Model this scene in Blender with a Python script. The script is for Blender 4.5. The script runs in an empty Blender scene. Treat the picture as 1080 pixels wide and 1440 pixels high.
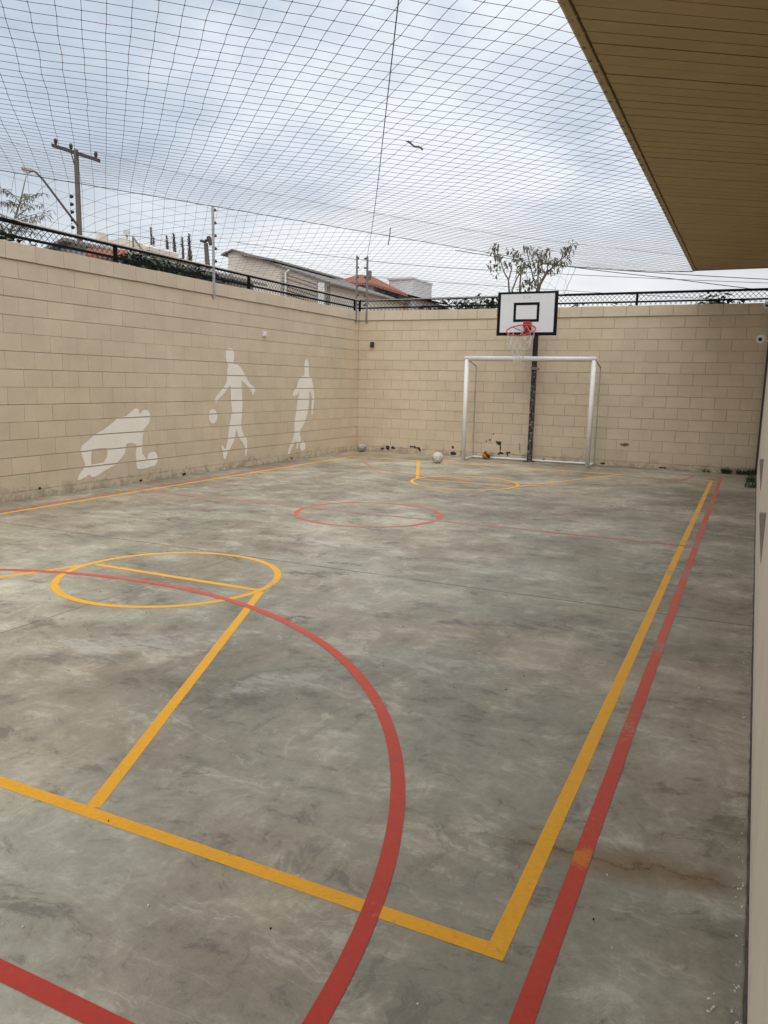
import bpy, bmesh, math, random
from mathutils import Vector, Matrix, noise as mnoise
random.seed(7)
S = bpy.context.scene
COL = S.collection
R_ = math.radians

# ------------------------------------------------------------------ camera (solved from the photograph)
F = 1078.94
RT = Vector((0.90311332, 0.42887175, 0.02133908)).normalized()
UP = Vector((-0.09030083, 0.14110129, 0.98586824)).normalized()
FW = Vector((-0.41980006, 0.89227767, -0.16615793)).normalized()
EYE = Vector((0, 0, 1.439))
cam = bpy.data.cameras.new('camera'); co = bpy.data.objects.new('camera', cam); COL.objects.link(co)
m = Matrix((RT, UP, -FW)).transposed().to_4x4(); m.translation = EYE; co.matrix_world = m
cam.sensor_fit = 'VERTICAL'; cam.sensor_height = 36; cam.sensor_width = 27
cam.lens = F / 1440 * 36; cam.clip_start = 0.03; cam.clip_end = 2000
S.camera = co

def W(px, py, ax, val):                      # world point seen at a photo pixel, on the plane ax = val
    d = FW + RT * ((px - 540) / F) - UP * ((py - 720) / F)
    i = 'xyz'.index(ax)
    return EYE + d * ((val - EYE[i]) / d[i])

# ------------------------------------------------------------------ mesh helpers
class MB:
    def __init__(s): s.v = []; s.f = []; s.tint = []
    def face(s, idx, t=0.5): s.f.append(idx); s.tint.append(t)
    def quad(s, a, b, c, d, t=0.5):
        n = len(s.v); s.v += [tuple(a), tuple(b), tuple(c), tuple(d)]; s.face((n, n+1, n+2, n+3), t)
    def poly(s, pts, t=0.5):
        n = len(s.v); s.v += [tuple(p) for p in pts]; s.face(tuple(range(n, n+len(pts))), t)
    def box(s, x0, y0, z0, x1, y1, z1, t=0.5, mat=None):
        n = len(s.v)
        vs = [(x0,y0,z0),(x1,y0,z0),(x1,y1,z0),(x0,y1,z0),(x0,y0,z1),(x1,y0,z1),(x1,y1,z1),(x0,y1,z1)]
        if mat is not None: vs = [tuple(mat @ Vector(v)) for v in vs]
        s.v += vs
        for f in ((0,3,2,1),(4,5,6,7),(0,1,5,4),(1,2,6,5),(2,3,7,6),(3,0,4,7)): s.face(tuple(n+i for i in f), t)
    def tube(s, pts, r, k=8, cap=True, t=0.5):
        pts = [Vector(p) for p in pts]; n = len(pts)
        if n < 2: return
        rr = r if isinstance(r, (list, tuple)) else [r]*n
        base = len(s.v); prev = None
        for i, p in enumerate(pts):
            d = (pts[min(i+1, n-1)] - pts[max(i-1, 0)])
            if d.length < 1e-9: d = Vector((0, 0, 1))
            d.normalize()
            if prev is None:
                a = d.cross(Vector((0, 0, 1)))
                if a.length < 1e-3: a = d.cross(Vector((1, 0, 0)))
            else:
                a = prev - d * prev.dot(d)
            a.normalize(); prev = a; b = d.cross(a)
            for j in range(k):
                an = 2*math.pi*j/k
                s.v.append(tuple(p + (a*math.cos(an) + b*math.sin(an))*rr[i]))
        for i in range(n-1):
            for j in range(k):
                j2 = (j+1) % k
                s.face((base+i*k+j, base+i*k+j2, base+(i+1)*k+j2, base+(i+1)*k+j), t)
        if cap:
            s.face(tuple(base+j for j in reversed(range(k))), t); s.face(tuple(base+(n-1)*k+j for j in range(k)), t)
    def octa(s, p, r, t=0.5, sx=1, sz=1):
        n = len(s.v); x, y, z = p
        s.v += [(x+r*sx,y,z),(x-r*sx,y,z),(x,y+r*sx,z),(x,y-r*sx,z),(x,y,z+r*sz),(x,y,z-r*sz)]
        for f in ((0,2,4),(2,1,4),(1,3,4),(3,0,4),(2,0,5),(1,2,5),(3,1,5),(0,3,5)): s.face(tuple(n+i for i in f), t)
    def prism(s, prof, y0, y1, t=0.5):        # profile of (x, z) points pushed along y
        n = len(s.v); k = len(prof)
        s.v += [(x, y0, z) for x, z in prof] + [(x, y1, z) for x, z in prof]
        s.face(tuple(range(n, n+k)), t); s.face(tuple(n+k+i for i in reversed(range(k))), t)
        for i in range(k):
            j = (i+1) % k; s.face((n+i, n+k+i, n+k+j, n+j), t)
    def sphere(s, c, r, nu=24, nv=16, sz=1.0):
        n = len(s.v); c = Vector(c)
        for i in range(1, nv):
            th = math.pi*i/nv
            for j in range(nu):
                ph = 2*math.pi*j/nu
                s.v.append((c.x+r*math.sin(th)*math.cos(ph), c.y+r*math.sin(th)*math.sin(ph), c.z+r*sz*math.cos(th)))
        top = len(s.v); s.v.append((c.x, c.y, c.z+r*sz)); s.v.append((c.x, c.y, c.z-r*sz))
        for i in range(nv-2):
            for j in range(nu):
                j2 = (j+1) % nu
                s.face((n+i*nu+j, n+(i+1)*nu+j, n+(i+1)*nu+j2, n+i*nu+j2))
        for j in range(nu):
            j2 = (j+1) % nu
            s.face((top, n+j, n+j2)); s.face((top+1, n+(nv-2)*nu+j2, n+(nv-2)*nu+j))
    def build(s, name, mat, parent=None, smooth=False, bevel=0):
        me = bpy.data.meshes.new(name); me.from_pydata(s.v, [], s.f)
        at = me.attributes.new('tint', 'FLOAT', 'FACE'); at.data.foreach_set('value', s.tint)
        me.materials.append(mat)
        me.validate(); me.update()
        if smooth: me.polygons.foreach_set('use_smooth', [True]*len(me.polygons))
        o = bpy.data.objects.new(name, me); COL.objects.link(o)
        if parent:
            o.parent = parent; o.matrix_parent_inverse = parent_inv(parent)
        if bevel:
            b = o.modifiers.new('bevel', 'BEVEL'); b.width = bevel; b.segments = 2; b.limit_method = 'ANGLE'
        return o
def parent_inv(p):                           # every part is modelled in world coordinates
    return Matrix() if p.parent else Matrix.Translation(p.location).inverted()
def empty(name, loc, label, cat, group=None):
    o = bpy.data.objects.new(name, None); COL.objects.link(o); o.location = loc
    o.empty_display_size = 0.1
    return tag(o, label, cat, group)
def tag(o, label, cat, group=None):
    o['label'] = label; o['category'] = cat
    if group: o['group'] = group
    return o
def struct(o): o['kind'] = 'structure'; return o

# ------------------------------------------------------------------ material helpers
class NT:
    def __init__(s, name):
        s.m = bpy.data.materials.new(name); s.m.use_nodes = True; s.t = s.m.node_tree; s.n = s.t.nodes; s.l = s.t.links
        s.b = s.n['Principled BSDF']; s.co = s.n.new('ShaderNodeTexCoord').outputs['Object']
    def node(s, ty, **kw):
        n = s.n.new(ty)
        for k, v in kw.items(): setattr(n, k, v)
        return n
    def set(s, sock, v):
        if hasattr(v, 'is_output') or isinstance(v, bpy.types.NodeSocket): s.l.new(v, sock)
        else: sock.default_value = v
    def math(s, op, a, b=None, c=None, clamp=False):
        n = s.node('ShaderNodeMath', operation=op, use_clamp=clamp)
        for i, v in enumerate((a, b, c)):
            if v is not None: s.set(n.inputs[i], v)
        return n.outputs[0]
    def noise(s, scale, detail=4, rough=.55, dist=0, vec=None, col=False):
        n = s.node('ShaderNodeTexNoise'); n.inputs['Scale'].default_value = scale; n.inputs['Detail'].default_value = detail
        n.inputs['Roughness'].default_value = rough; n.inputs['Distortion'].default_value = dist
        s.l.new(vec or s.co, n.inputs['Vector'])
        return n.outputs['Color' if col else 'Fac']
    def mapping(s, scale=(1,1,1), rot=(0,0,0), loc=(0,0,0), vec=None):
        n = s.node('ShaderNodeMapping'); n.inputs['Scale'].default_value = scale; n.inputs['Rotation'].default_value = rot
        n.inputs['Location'].default_value = loc; s.l.new(vec or s.co, n.inputs['Vector']); return n.outputs[0]
    def ramp(s, fac, stops, interp='LINEAR'):
        n = s.node('ShaderNodeValToRGB'); n.color_ramp.interpolation = interp
        e = n.color_ramp.elements
        while len(e) < len(stops): e.new(.5)
        for i, (p, c) in enumerate(stops):
            e[i].position = p; e[i].color = (c, c, c, 1) if isinstance(c, (int, float)) else (*c, 1)
        s.l.new(fac, n.inputs[0]); return n.outputs[0]
    def mix(s, fac, a, b, mode='MIX'):
        n = s.node('ShaderNodeMix', data_type='RGBA', blend_type=mode)
        for k, v in ((0, fac), (6, a), (7, b)):
            if isinstance(v, tuple): v = (*v, 1) if len(v) == 3 else v
            s.set(n.inputs[k], v)
        return n.outputs[2]
    def step(s, v, lo, hi):
        n = s.node('ShaderNodeMapRange', clamp=True)
        s.set(n.inputs[0], v); n.inputs[1].default_value = lo; n.inputs[2].default_value = hi; return n.outputs[0]
    def attr(s, name='tint'):
        n = s.node('ShaderNodeAttribute', attribute_name=name); return n.outputs['Fac']
    def xyz(s, vec=None):
        n = s.node('ShaderNodeSeparateXYZ'); s.l.new(vec or s.co, n.inputs[0]); return n.outputs
    def bump(s, h, strength=.3, dist=.01):
        n = s.node('ShaderNodeBump'); n.inputs['Strength'].default_value = strength; n.inputs['Distance'].default_value = dist
        s.l.new(h, n.inputs['Height']); s.l.new(n.outputs[0], s.b.inputs['Normal'])
    def out(s, col, rough=.6, metal=0, spec=.5):
        if isinstance(col, tuple): col = (*col, 1)
        s.set(s.b.inputs['Base Color'], col); s.set(s.b.inputs['Roughness'], rough)
        s.b.inputs['Metallic'].default_value = metal; s.b.inputs['Specular IOR Level'].default_value = spec
        return s.m

def plain(name, col, rough=.55, metal=0, var=.18, scale=6, spec=.5, bump=0):
    t = NT(name)
    n = t.noise(scale, 6, .6); f = t.noise(scale*9, 3, .6)
    v = t.math('ADD', t.math('MULTIPLY', n, .7), t.math('MULTIPLY', f, .3))
    dark = tuple(c*(1-var*1.6) for c in col); light = tuple(min(1, c*(1+var)) for c in col)
    c = t.ramp(v, [(.3, dark), (.7, light)])
    if bump: t.bump(f, bump, .004)
    r = t.step(n, -.6, 1.6)
    return t.out(c, t.math('MULTIPLY', t.math('ADD', r, .5), rough), metal, spec)

def mat_paint(name, base, warm, chips=False, stain=1.0, relief=.25):
    t = NT(name)
    x, y, z = t.xyz()
    big = t.noise(.55, 5, .55, .4); mid = t.noise(3.2, 6, .6, .3); fine = t.noise(55, 4, .65); rough_n = t.noise(160, 3, .6)
    tint = t.attr()
    c = t.mix(t.step(big, .35, .66), base, warm)
    c = t.mix(1, c, t.ramp(tint, [(0, .955), (1, 1.03)]), 'MULTIPLY')
    c = t.mix(1, c, t.ramp(mid, [(.3, .93), (.7, 1.05)]), 'MULTIPLY')
    c = t.mix(1, c, t.ramp(fine, [(.25, .93), (.75, 1.04)]), 'MULTIPLY')
    # rain streaks, drawn out downwards
    st = t.noise(1, 5, .6, .2, t.mapping((7, 7, .45)))
    c = t.mix(t.math('MULTIPLY', t.step(st, .60, .80), .22*stain), c, tuple(b*.62 for b in base))
    # blotchy splash dirt along the foot of the wall
    sp = t.noise(5.5, 7, .7, .5)
    low = t.step(z, .34, .0)
    d = t.step(t.math('ADD', sp, t.math('MULTIPLY', low, .26)), .66, .80)
    c = t.mix(t.math('MULTIPLY', t.math('MULTIPLY', d, low), .55*stain), c, (.17, .13, .085))
    h = t.math('ADD', t.math('MULTIPLY', fine, .6), t.math('MULTIPLY', rough_n, .4))
    t.bump(h, relief, .006)
    return t.out(c, .72, 0, .3)

M = {}
M['wall'] = mat_paint('beige_wall_paint', (.63, .515, .385), (.585, .487, .348))
M['coping'] = mat_paint('beige_coping_paint', (.64, .525, .40), (.595, .497, .37), stain=.6)
M['house_wall'] = mat_paint('building_wall_paint', (.84, .73, .57), (.81, .70, .54), relief=.15, stain=.5)
M['mural'] = (lambda t: (t.bump(t.noise(60, 4, .65), .22, .006), t.out(t.mix(1, t.mix(t.step(t.noise(2.4, 6, .6, .4), .35, .65), (.86, .81, .73), (.81, .75, .66)), t.ramp(t.noise(38, 5, .65), [(.3, .93), (.7, 1.04)]), 'MULTIPLY'), .7, 0, .3))[1])(NT('mural_paint'))

def mat_floor():
    t = NT('burnished_concrete')
    x, y, z = t.xyz()
    warp = t.noise(1.3, 5, .6, 0, col=True)
    vm = t.node('ShaderNodeVectorMath', operation='MULTIPLY_ADD')
    t.l.new(warp, vm.inputs[0]); vm.inputs[1].default_value = (.55, .55, 0); t.l.new(t.co, vm.inputs[2])
    wv = vm.outputs[0]
    cloud = t.noise(.50, 12, .66, .15); mid = t.noise(2.1, 12, .74, .25, t.mapping(loc=(3, 9, 0)))
    swirl = t.noise(1.0, 10, .78, .7, t.mapping((2.6, 7.5, 1), (0, 0, R_(24)), vec=wv))
    swirl2 = t.noise(1.0, 10, .78, .8, t.mapping((9.0, 3.0, 1), (0, 0, R_(-28)), vec=wv))
    fine = t.noise(30, 7, .75); grain = t.noise(210, 3, .7)
    v = t.math('ADD', t.math('MULTIPLY', cloud, .50), t.math('MULTIPLY', mid, .28))
    v = t.math('ADD', v, t.math('MULTIPLY', swirl, .12)); v = t.math('ADD', v, t.math('MULTIPLY', swirl2, .10))
    c = t.ramp(v, [(.39, (.128, .115, .090)), (.455, (.182, .168, .134)), (.505, (.235, .220, .178)), (.555, (.300, .286, .236)), (.63, (.390, .376, .318))])
    # warm and cool drifts
    hue = t.noise(.8, 8, .66, .3, t.mapping(loc=(7, 3, 0)))
    c = t.mix(t.math('MULTIPLY', t.step(hue, .50, .66), .55), c, t.mix(1, c, (1.09, .96, .86), 'MULTIPLY'))
    c = t.mix(t.math('MULTIPLY', t.step(hue, .49, .34), .60), c, t.mix(1, c, (.90, 1.01, 1.03), 'MULTIPLY'))
    # ragged laitance: pale skins left by the trowel
    la = t.math('ADD', t.math('MULTIPLY', swirl, .55), t.math('MULTIPLY', mid, .45))
    c = t.mix(t.math('MULTIPLY', t.step(la, .535, .59), .36), c, (.43, .42, .365))
    lb = t.math('ADD', t.math('MULTIPLY', swirl2, .6), t.math('MULTIPLY', cloud, .4))
    c = t.mix(t.math('MULTIPLY', t.step(lb, .545, .60), .32), c, (.44, .43, .37))
    # dark burnished patches with broken edges
    c = t.mix(t.math('MULTIPLY', t.step(la, .455, .42), .50), c, (.088, .080, .063))
    c = t.mix(t.math('MULTIPLY', t.step(lb, .445, .41), .40), c, (.095, .088, .072))
    # curved scrapes, some pale, some dark
    for q, (sc_, rot, col_, am) in enumerate(((1.7, 20, (.47, .46, .41), .22), (2.6, -50, (.07, .065, .055), .38), (1.1, 75, (.46, .45, .40), .16))):
        r1_ = t.noise(sc_, 3, .5, 1.6, t.mapping((1, 1.8, 1), (0, 0, R_(rot)), (q*4, 2, 0)))
        ln = t.step(t.math('ABSOLUTE', t.math('SUBTRACT', r1_, .5)), .0055, .0015)
        gate = t.step(t.noise(3.4, 5, .65, 0, t.mapping(loc=(q*3, 5, 1))), .53, .62)
        c = t.mix(t.math('MULTIPLY', t.math('MULTIPLY', ln, gate), am), c, col_)
    c = t.mix(1, c, t.ramp(grain, [(.25, .88), (.75, 1.09)]), 'MULTIPLY')
    c = t.mix(1, c, t.ramp(fine, [(.30, .86), (.50, .99), (.72, 1.12)]), 'MULTIPLY')
    c = t.mix(1, c, (1.38, 1.295, 1.165), 'MULTIPLY')
    # individual stains: (x, y, half-length, half-width, turn, strength), dark or pale
    rag = t.noise(4.5, 10, .78, .5, t.mapping((1, 2.2, 1), (0, 0, .3))); rag2 = t.noise(13, 8, .75, .3)
    ragv = t.math('ADD', t.math('MULTIPLY', rag, .65), t.math('MULTIPLY', rag2, .35))
    for px, py, lx, ly, rot, col_, am in ((440, 806, .34, .10, .5, (.10, .094, .08), .75), (470, 792, .25, .07, .2, (.11, .10, .086), .6), (548, 745, .22, .20, .9, (.095, .09, .078), .75), (420, 872, .14, .10, 0, (.09, .085, .075), .7),
            (240, 728, .55, .13, -.5, (.12, .11, .092), .55), (700, 878, .60, .09, .35, (.11, .10, .085), .65), (590, 850, .16, .08, .2, (.11, .10, .085), .5), (620, 800, .4, .12, .4, (.12, .112, .095), .5), (120, 925, .45, .13, .6, (.125, .115, .095), .55), (60, 690, .5, .12, .1, (.12, .11, .092), .5),
            (520, 770, .40, .16, .3, (.50, .49, .44), .5), (180, 905, .55, .22, .5, (.47, .455, .40), .45), (700, 800, .6, .2, .3, (.47, .46, .41), .45), (420, 760, .6, .14, .1, (.49, .48, .43), .45), (400, 960, .35, .14, .7, (.46, .45, .40), .4), (930, 800, .3, .25, 1.2, (.46, .44, .38), .4), (600, 930, .4, .16, .4, (.46, .45, .40), .35)):
        q = W(px, py, 'z', 0); ca_, sa_ = math.cos(rot), math.sin(rot)
        dx, dy = t.math('SUBTRACT', x, q.x), t.math('SUBTRACT', y, q.y)
        ex = t.math('MULTIPLY', t.math('ADD', t.math('MULTIPLY', dx, ca_), t.math('MULTIPLY', dy, sa_)), 1/lx)
        ey = t.math('MULTIPLY', t.math('SUBTRACT', t.math('MULTIPLY', dy, ca_), t.math('MULTIPLY', dx, sa_)), 1/ly)
        dist = t.math('ADD', t.math('MULTIPLY', ex, ex), t.math('MULTIPLY', ey, ey))
        mk = t.step(t.math('SUBTRACT', ragv, t.math('MULTIPLY', dist, .085)), .46, .52)
        c = t.mix(t.math('MULTIPLY', mk, am), c, col_)
    # small pits and specks
    vo = t.node('ShaderNodeTexVoronoi', feature='F1'); vo.inputs['Scale'].default_value = 5.5; t.l.new(t.co, vo.inputs['Vector'])
    vr = t.xyz(vo.outputs['Color'])
    pit = t.math('MULTIPLY', t.math('LESS_THAN', vo.outputs['Distance'], .022), t.math('GREATER_THAN', vr[0], .80))
    c = t.mix(t.math('MULTIPLY', pit, .75), c, (.05, .045, .04))
    # sawn joints
    wob = t.math('MULTIPLY', t.math('SUBTRACT', t.noise(1.3, 3), .5), .03)
    jy = t.math('ABSOLUTE', t.math('SUBTRACT', t.math('ADD', y, wob), 5.12))
    jx = t.math('ABSOLUTE', t.math('SUBTRACT', t.math('ADD', x, wob), -3.71))
    jj = t.math('MAXIMUM', t.step(jy, .010, .004), t.math('MULTIPLY', t.math('MULTIPLY', t.step(jx, .008, .003), t.math('LESS_THAN', y, 5.12)), .7))
    jj = t.math('MULTIPLY', jj, t.step(t.noise(3, 4), .30, .5))
    c = t.mix(t.math('MULTIPLY', jj, .85), c, (.035, .033, .03))
    # crack with a rust-brown seep by the right wall
    cw = t.math('MULTIPLY', t.math('SUBTRACT', t.noise(5.5, 6, .7), .5), .20)
    cy = t.math('SUBTRACT', t.math('ADD', y, cw), t.math('MULTIPLY_ADD', x, .15, 2.30))
    ca = t.math('ABSOLUTE', cy)
    xin = t.math('MULTIPLY', t.step(x, -.95, -.55), t.step(x, .13, .08))
    xr = t.math('MULTIPLY', t.step(x, -.62, -.40), t.step(x, .12, .02))
    seep = t.math('MULTIPLY', t.math('MULTIPLY', t.step(ca, .12, .0), xr), t.step(t.noise(6, 5, .6), .20, .50))
    c = t.mix(t.math('MULTIPLY', seep, .80), c, (.185, .105, .030))
    c = t.mix(t.math('MULTIPLY', t.math('MULTIPLY', t.step(ca, .0045, .0015), xin), .55), c, (.05, .04, .03))
    # blotchy darkening towards the left and far walls, grime along the right wall
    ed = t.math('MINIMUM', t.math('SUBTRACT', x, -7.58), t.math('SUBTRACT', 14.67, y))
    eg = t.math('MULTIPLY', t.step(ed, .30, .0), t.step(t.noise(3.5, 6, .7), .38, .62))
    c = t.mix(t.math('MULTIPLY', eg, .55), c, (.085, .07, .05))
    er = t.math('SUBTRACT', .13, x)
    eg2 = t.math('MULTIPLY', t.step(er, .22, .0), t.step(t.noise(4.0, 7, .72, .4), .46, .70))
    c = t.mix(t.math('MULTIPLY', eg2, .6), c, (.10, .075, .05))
    rr = t.math('ADD', t.math('MULTIPLY', t.step(v, .40, .66), .20), t.math('MULTIPLY', fine, .14))
    t.bump(t.math('ADD', t.math('MULTIPLY', fine, .7), t.math('MULTIPLY', grain, .3)), .10, .004)
    return t.out(c, t.math('ADD', rr, .40), 0, .42)
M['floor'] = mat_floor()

def mat_line(name, col, worn, wear, sheen_dust_col):
    t = NT(name)
    x, y, z = t.xyz()
    n = t.noise(7, 7, .7, .6); f = t.noise(46, 5, .7); s = t.noise(2.1, 5, .6)
    c = t.mix(t.math('MULTIPLY', t.step(n, .42, .72), .35), col, tuple(k*.74 for k in col))
    c = t.mix(1, c, t.ramp(f, [(.3, .90), (.7, 1.06)]), 'MULTIPLY')
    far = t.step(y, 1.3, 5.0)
    c = t.mix(t.math('MULTIPLY', far, .75), c, sheen_dust_col)  # sky sheen and dust painted into the line colour further down the court
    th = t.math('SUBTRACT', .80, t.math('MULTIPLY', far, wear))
    wv = t.math('ADD', t.math('MULTIPLY', f, .45), t.math('MULTIPLY', s, .55))
    k = t.math('MULTIPLY', t.math('SUBTRACT', wv, t.math('SUBTRACT', th, .185)), 9, clamp=True)
    c = t.mix(t.math('MULTIPLY', k, .75), c, worn)
    if wear > .12:                            # the goal arc and the halfway line are worn nearly through
        old = t.math('MULTIPLY', t.step(y, 10.2, 11.8), t.step(x, -.45, -.62))
        mid_l = t.math('LESS_THAN', t.math('ABSOLUTE', t.math('SUBTRACT', y, 7.53)), .05)
        old = t.math('MAXIMUM', t.math('MULTIPLY', old, .62), t.math('MULTIPLY', mid_l, .42))
        old = t.math('MULTIPLY', old, t.math('ADD', t.step(t.noise(9, 6, .7), .35, .6), .35), clamp=True)
        c = t.mix(old, c, (.34, .295, .25))
    if wear > .12:                            # yellow paint dabbed over the red side line near the crack
        dx = t.math('MULTIPLY', t.math('SUBTRACT', x, -.347), 22); dy = t.math('MULTIPLY', t.math('SUBTRACT', y, 2.235), 15)
        rr = t.math('ADD', t.math('MULTIPLY', dx, dx), t.math('MULTIPLY', dy, dy))
        dab = t.math('MULTIPLY', t.step(t.math('ADD', rr, t.math('MULTIPLY', t.noise(38, 5, .7, .8), 2.4)), 2.1, 1.3), .8)
        c = t.mix(dab, c, (.60, .21, .03))
    # scuffs
    sc = t.noise(1, 6, .7, 1.5, t.mapping((9, 26, 1), (0, 0, .6)))
    c = t.mix(t.math('MULTIPLY', t.step(sc, .62, .70), .45), c, (.10, .09, .075))
    ch_ = t.noise(75, 6, .75)
    c = t.mix(t.math('MULTIPLY', t.step(ch_, .665, .69), .8), c, worn)
    t.bump(f, .08, .003)
    return t.out(c, .6, 0, .25)
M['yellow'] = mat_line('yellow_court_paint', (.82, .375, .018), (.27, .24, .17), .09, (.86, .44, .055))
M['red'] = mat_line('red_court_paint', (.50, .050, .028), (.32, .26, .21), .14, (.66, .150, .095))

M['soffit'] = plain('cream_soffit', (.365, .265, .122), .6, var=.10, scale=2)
M['fascia'] = plain('pale_fascia', (.62, .58, .50), .5, var=.08)
M['twine'] = plain('net_twine', (.14, .092, .092), .85, var=.2)
M['cable'] = plain('steel_cable', (.06, .06, .065), .6, var=.2)
M['black_metal'] = plain('black_fence_paint', (.008, .010, .010), .8, var=.3, scale=14, spec=.15)
M['mesh_wire'] = plain('fence_wire', (.016, .019, .019), .8, var=.3, spec=.15)
M['white_pipe'] = plain('white_pipe_paint', (.76, .76, .73), .38, var=.10, scale=9)
def mat_pipe():
    t = NT('white_pipe_paint'); x, y, z = t.xyz()
    n = t.noise(9, 6, .65); ch = t.noise(42, 6, .75); st = t.noise(1, 5, .6, .2, t.mapping((30, 30, 2.5)))
    c = t.mix(t.step(n, .3, .7), (.70, .69, .65), (.79, .79, .765))
    c = t.mix(t.math('MULTIPLY', t.step(st, .58, .72), .35), c, (.47, .43, .36))
    low = t.step(z, .55, .02)
    c = t.mix(t.math('MULTIPLY', t.step(t.math('ADD', ch, t.math('MULTIPLY', low, .10)), .66, .70), .8), c, (.17, .10, .06))
    return t.out(c, .42, 0, .45)
M['white_pipe'] = mat_pipe()
M['board'] = plain('white_board', (.66, .67, .68), .42, var=.05, scale=3)
M['board_black'] = plain('black_board_paint', (.007, .007, .008), .75, var=.3, spec=.15)
M['rim_red'] = plain('red_rim_paint', (.46, .02, .025), .42, var=.25, scale=20)
M['net_white'] = plain('grey_cotton', (.58, .56, .52), .9, var=.2)
M['plastic_white'] = plain('white_plastic', (.72, .72, .72), .35, var=.05)
M['plastic_black'] = plain('black_plastic', (.015, .015, .018), .35, var=.2)
M['grey_metal'] = plain('galvanised_metal', (.40, .41, .41), .45, .35, var=.15, scale=18)
M['dark_post'] = plain('weathered_post', (.20, .19, .175), .7, var=.3, scale=9)
M['concrete'] = plain('pole_concrete', (.125, .105, .088), .85, var=.25, scale=5, bump=.3)
M['wood'] = plain('weathered_timber', (.055, .046, .04), .8, var=.3, scale=9)
M['lamp_grey'] = plain('lamp_housing', (.33, .30, .27), .5, var=.12)
M['render_grey'] = plain('grey_render', (.55, .55, .55), .85, var=.12, scale=1.2)
M['render_beige'] = plain('beige_render', (.70, .63, .54), .85, var=.12, scale=1.0)
M['render_white'] = plain('white_render', (.78, .77, .74), .8, var=.07, scale=1.0)
M['render_dark'] = plain('shaded_slats', (.46, .405, .33), .85, var=.15)
M['window_dark'] = plain('window_glass_dark', (.03, .035, .04), .12, var=.1)
M['joint_dark'] = plain('dark_corner_joint', (.05, .047, .043), .4, var=.15)
M['earth'] = plain('bare_earth', (.20, .155, .11), .95, var=.3, scale=.8, bump=.4)
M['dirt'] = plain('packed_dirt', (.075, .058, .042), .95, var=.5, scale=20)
M['bark'] = plain('tree_bark', (.17, .14, .11), .9, var=.3, scale=12)
M['bark_pale'] = plain('pale_twig_bark', (.30, .28, .25), .9, var=.25, scale=12)
M['chip'] = plain('bare_dark_render', (.045, .034, .026), .9, var=.5, scale=30)
M['chip_brown'] = plain('brown_scuff', (.20, .135, .07), .9, var=.4, scale=30)

def mat_leaf(name, a, b):
    t = NT(name); tint = t.attr(); n = t.noise(2.5, 4)
    c = t.mix(t.math('ADD', t.math('MULTIPLY', tint, .7), t.math('MULTIPLY', n, .3), clamp=True), a, b)
    return t.out(c, .55, 0, .4)
M['leaf'] = mat_leaf('olive_leaf', (.042, .048, .028), (.20, .19, .125))
M['leaf_dark'] = mat_leaf('dark_leaf', (.012, .020, .010), (.055, .080, .035))
M['weed'] = mat_leaf('weed_leaf', (.035, .055, .020), (.12, .15, .06))
M['leaf_grey'] = mat_leaf('grey_green_leaf', (.11, .115, .095), (.34, .33, .28))
M['cypress'] = mat_leaf('cypress_leaf', (.045, .045, .035), (.13, .12, .095))

def mat_tile(name, a, b):
    t = NT(name)
    w = t.node('ShaderNodeTexWave', wave_type='BANDS', bands_direction='X'); w.inputs['Scale'].default_value = 2.6
    t.l.new(t.co, w.inputs['Vector']); n = t.noise(3, 6, .7); f = t.noise(14, 5, .7)
    c = t.mix(t.step(n, .3, .7), a, b)
    c = t.mix(1, c, t.ramp(f, [(.3, .75), (.7, 1.15)]), 'MULTIPLY')
    t.bump(w.outputs['Fac'], .8, .06)
    return t.out(c, .95, 0, .04)
M['tile_red'] = mat_tile('red_clay_tiles', (.42, .155, .10), (.34, .17, .125))
M['tile_brown'] = mat_tile('weathered_brown_tiles', (.165, .112, .078), (.12, .085, .062))
M['tile_grey'] = mat_tile('grey_sheet_roof', (.27, .25, .23), (.34, .32, .30))

def mat_pole():
    t = NT('rusty_black_pole'); x, y, z = t.xyz()
    n = t.noise(26, 5, .75, .4); n2 = t.noise(60, 3, .7)
    low = t.step(z, 1.95, 1.6)
    k = t.math('MULTIPLY', t.step(n, .52, .60), low)
    c = t.mix(t.math('MULTIPLY', k, .85), (.012, .013, .014), (.30, .28, .25))
    c = t.mix(t.math('MULTIPLY', t.step(n2, .60, .66), .5), c, (.11, .045, .02))
    return t.out(c, .55, 0, .4)
M['pole_black'] = mat_pole()

def mat_ball(name, a, b, kind):
    t = NT(name)
    if kind == 'panel':
        v = t.node('ShaderNodeTexVoronoi', feature='DISTANCE_TO_EDGE'); v.inputs['Scale'].default_value = 14; t.l.new(t.co, v.inputs['Vector'])
        v2 = t.node('ShaderNodeTexVoronoi', feature='F1'); v2.inputs['Scale'].default_value = 14; t.l.new(t.co, v2.inputs['Vector'])
        pick = t.math('GREATER_THAN', t.xyz(v2.outputs['Color'])[0], .66)
        c = t.mix(t.math('MULTIPLY', pick, .75), a, b)
        c = t.mix(t.step(v.outputs['Distance'], .05, .015), c, tuple(k*.35 for k in a))
    else:
        x, y, z = t.xyz()
        w = t.math('SINE', t.math('MULTIPLY', t.math('ADD', z, t.math('MULTIPLY', x, .35)), 58))
        c = t.mix(t.step(w, -.05, .05), a, b)
    d = t.noise(20, 6, .7)
    c = t.mix(t.math('MULTIPLY', t.step(d, .48, .68), .55), c, (.22, .18, .13))
    return t.out(c, .55, 0, .35)
M['ball_white'] = mat_ball('white_football_leather', (.62, .59, .51), (.30, .275, .235), 'panel')
M['ball_yellow'] = mat_ball('yellow_maroon_rubber', (.45, .25, .03), (.06, .016, .013), 'band')
M['ball_grey'] = mat_ball('grey_worn_leather', (.46, .42, .36), (.30, .27, .23), 'panel')

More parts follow.
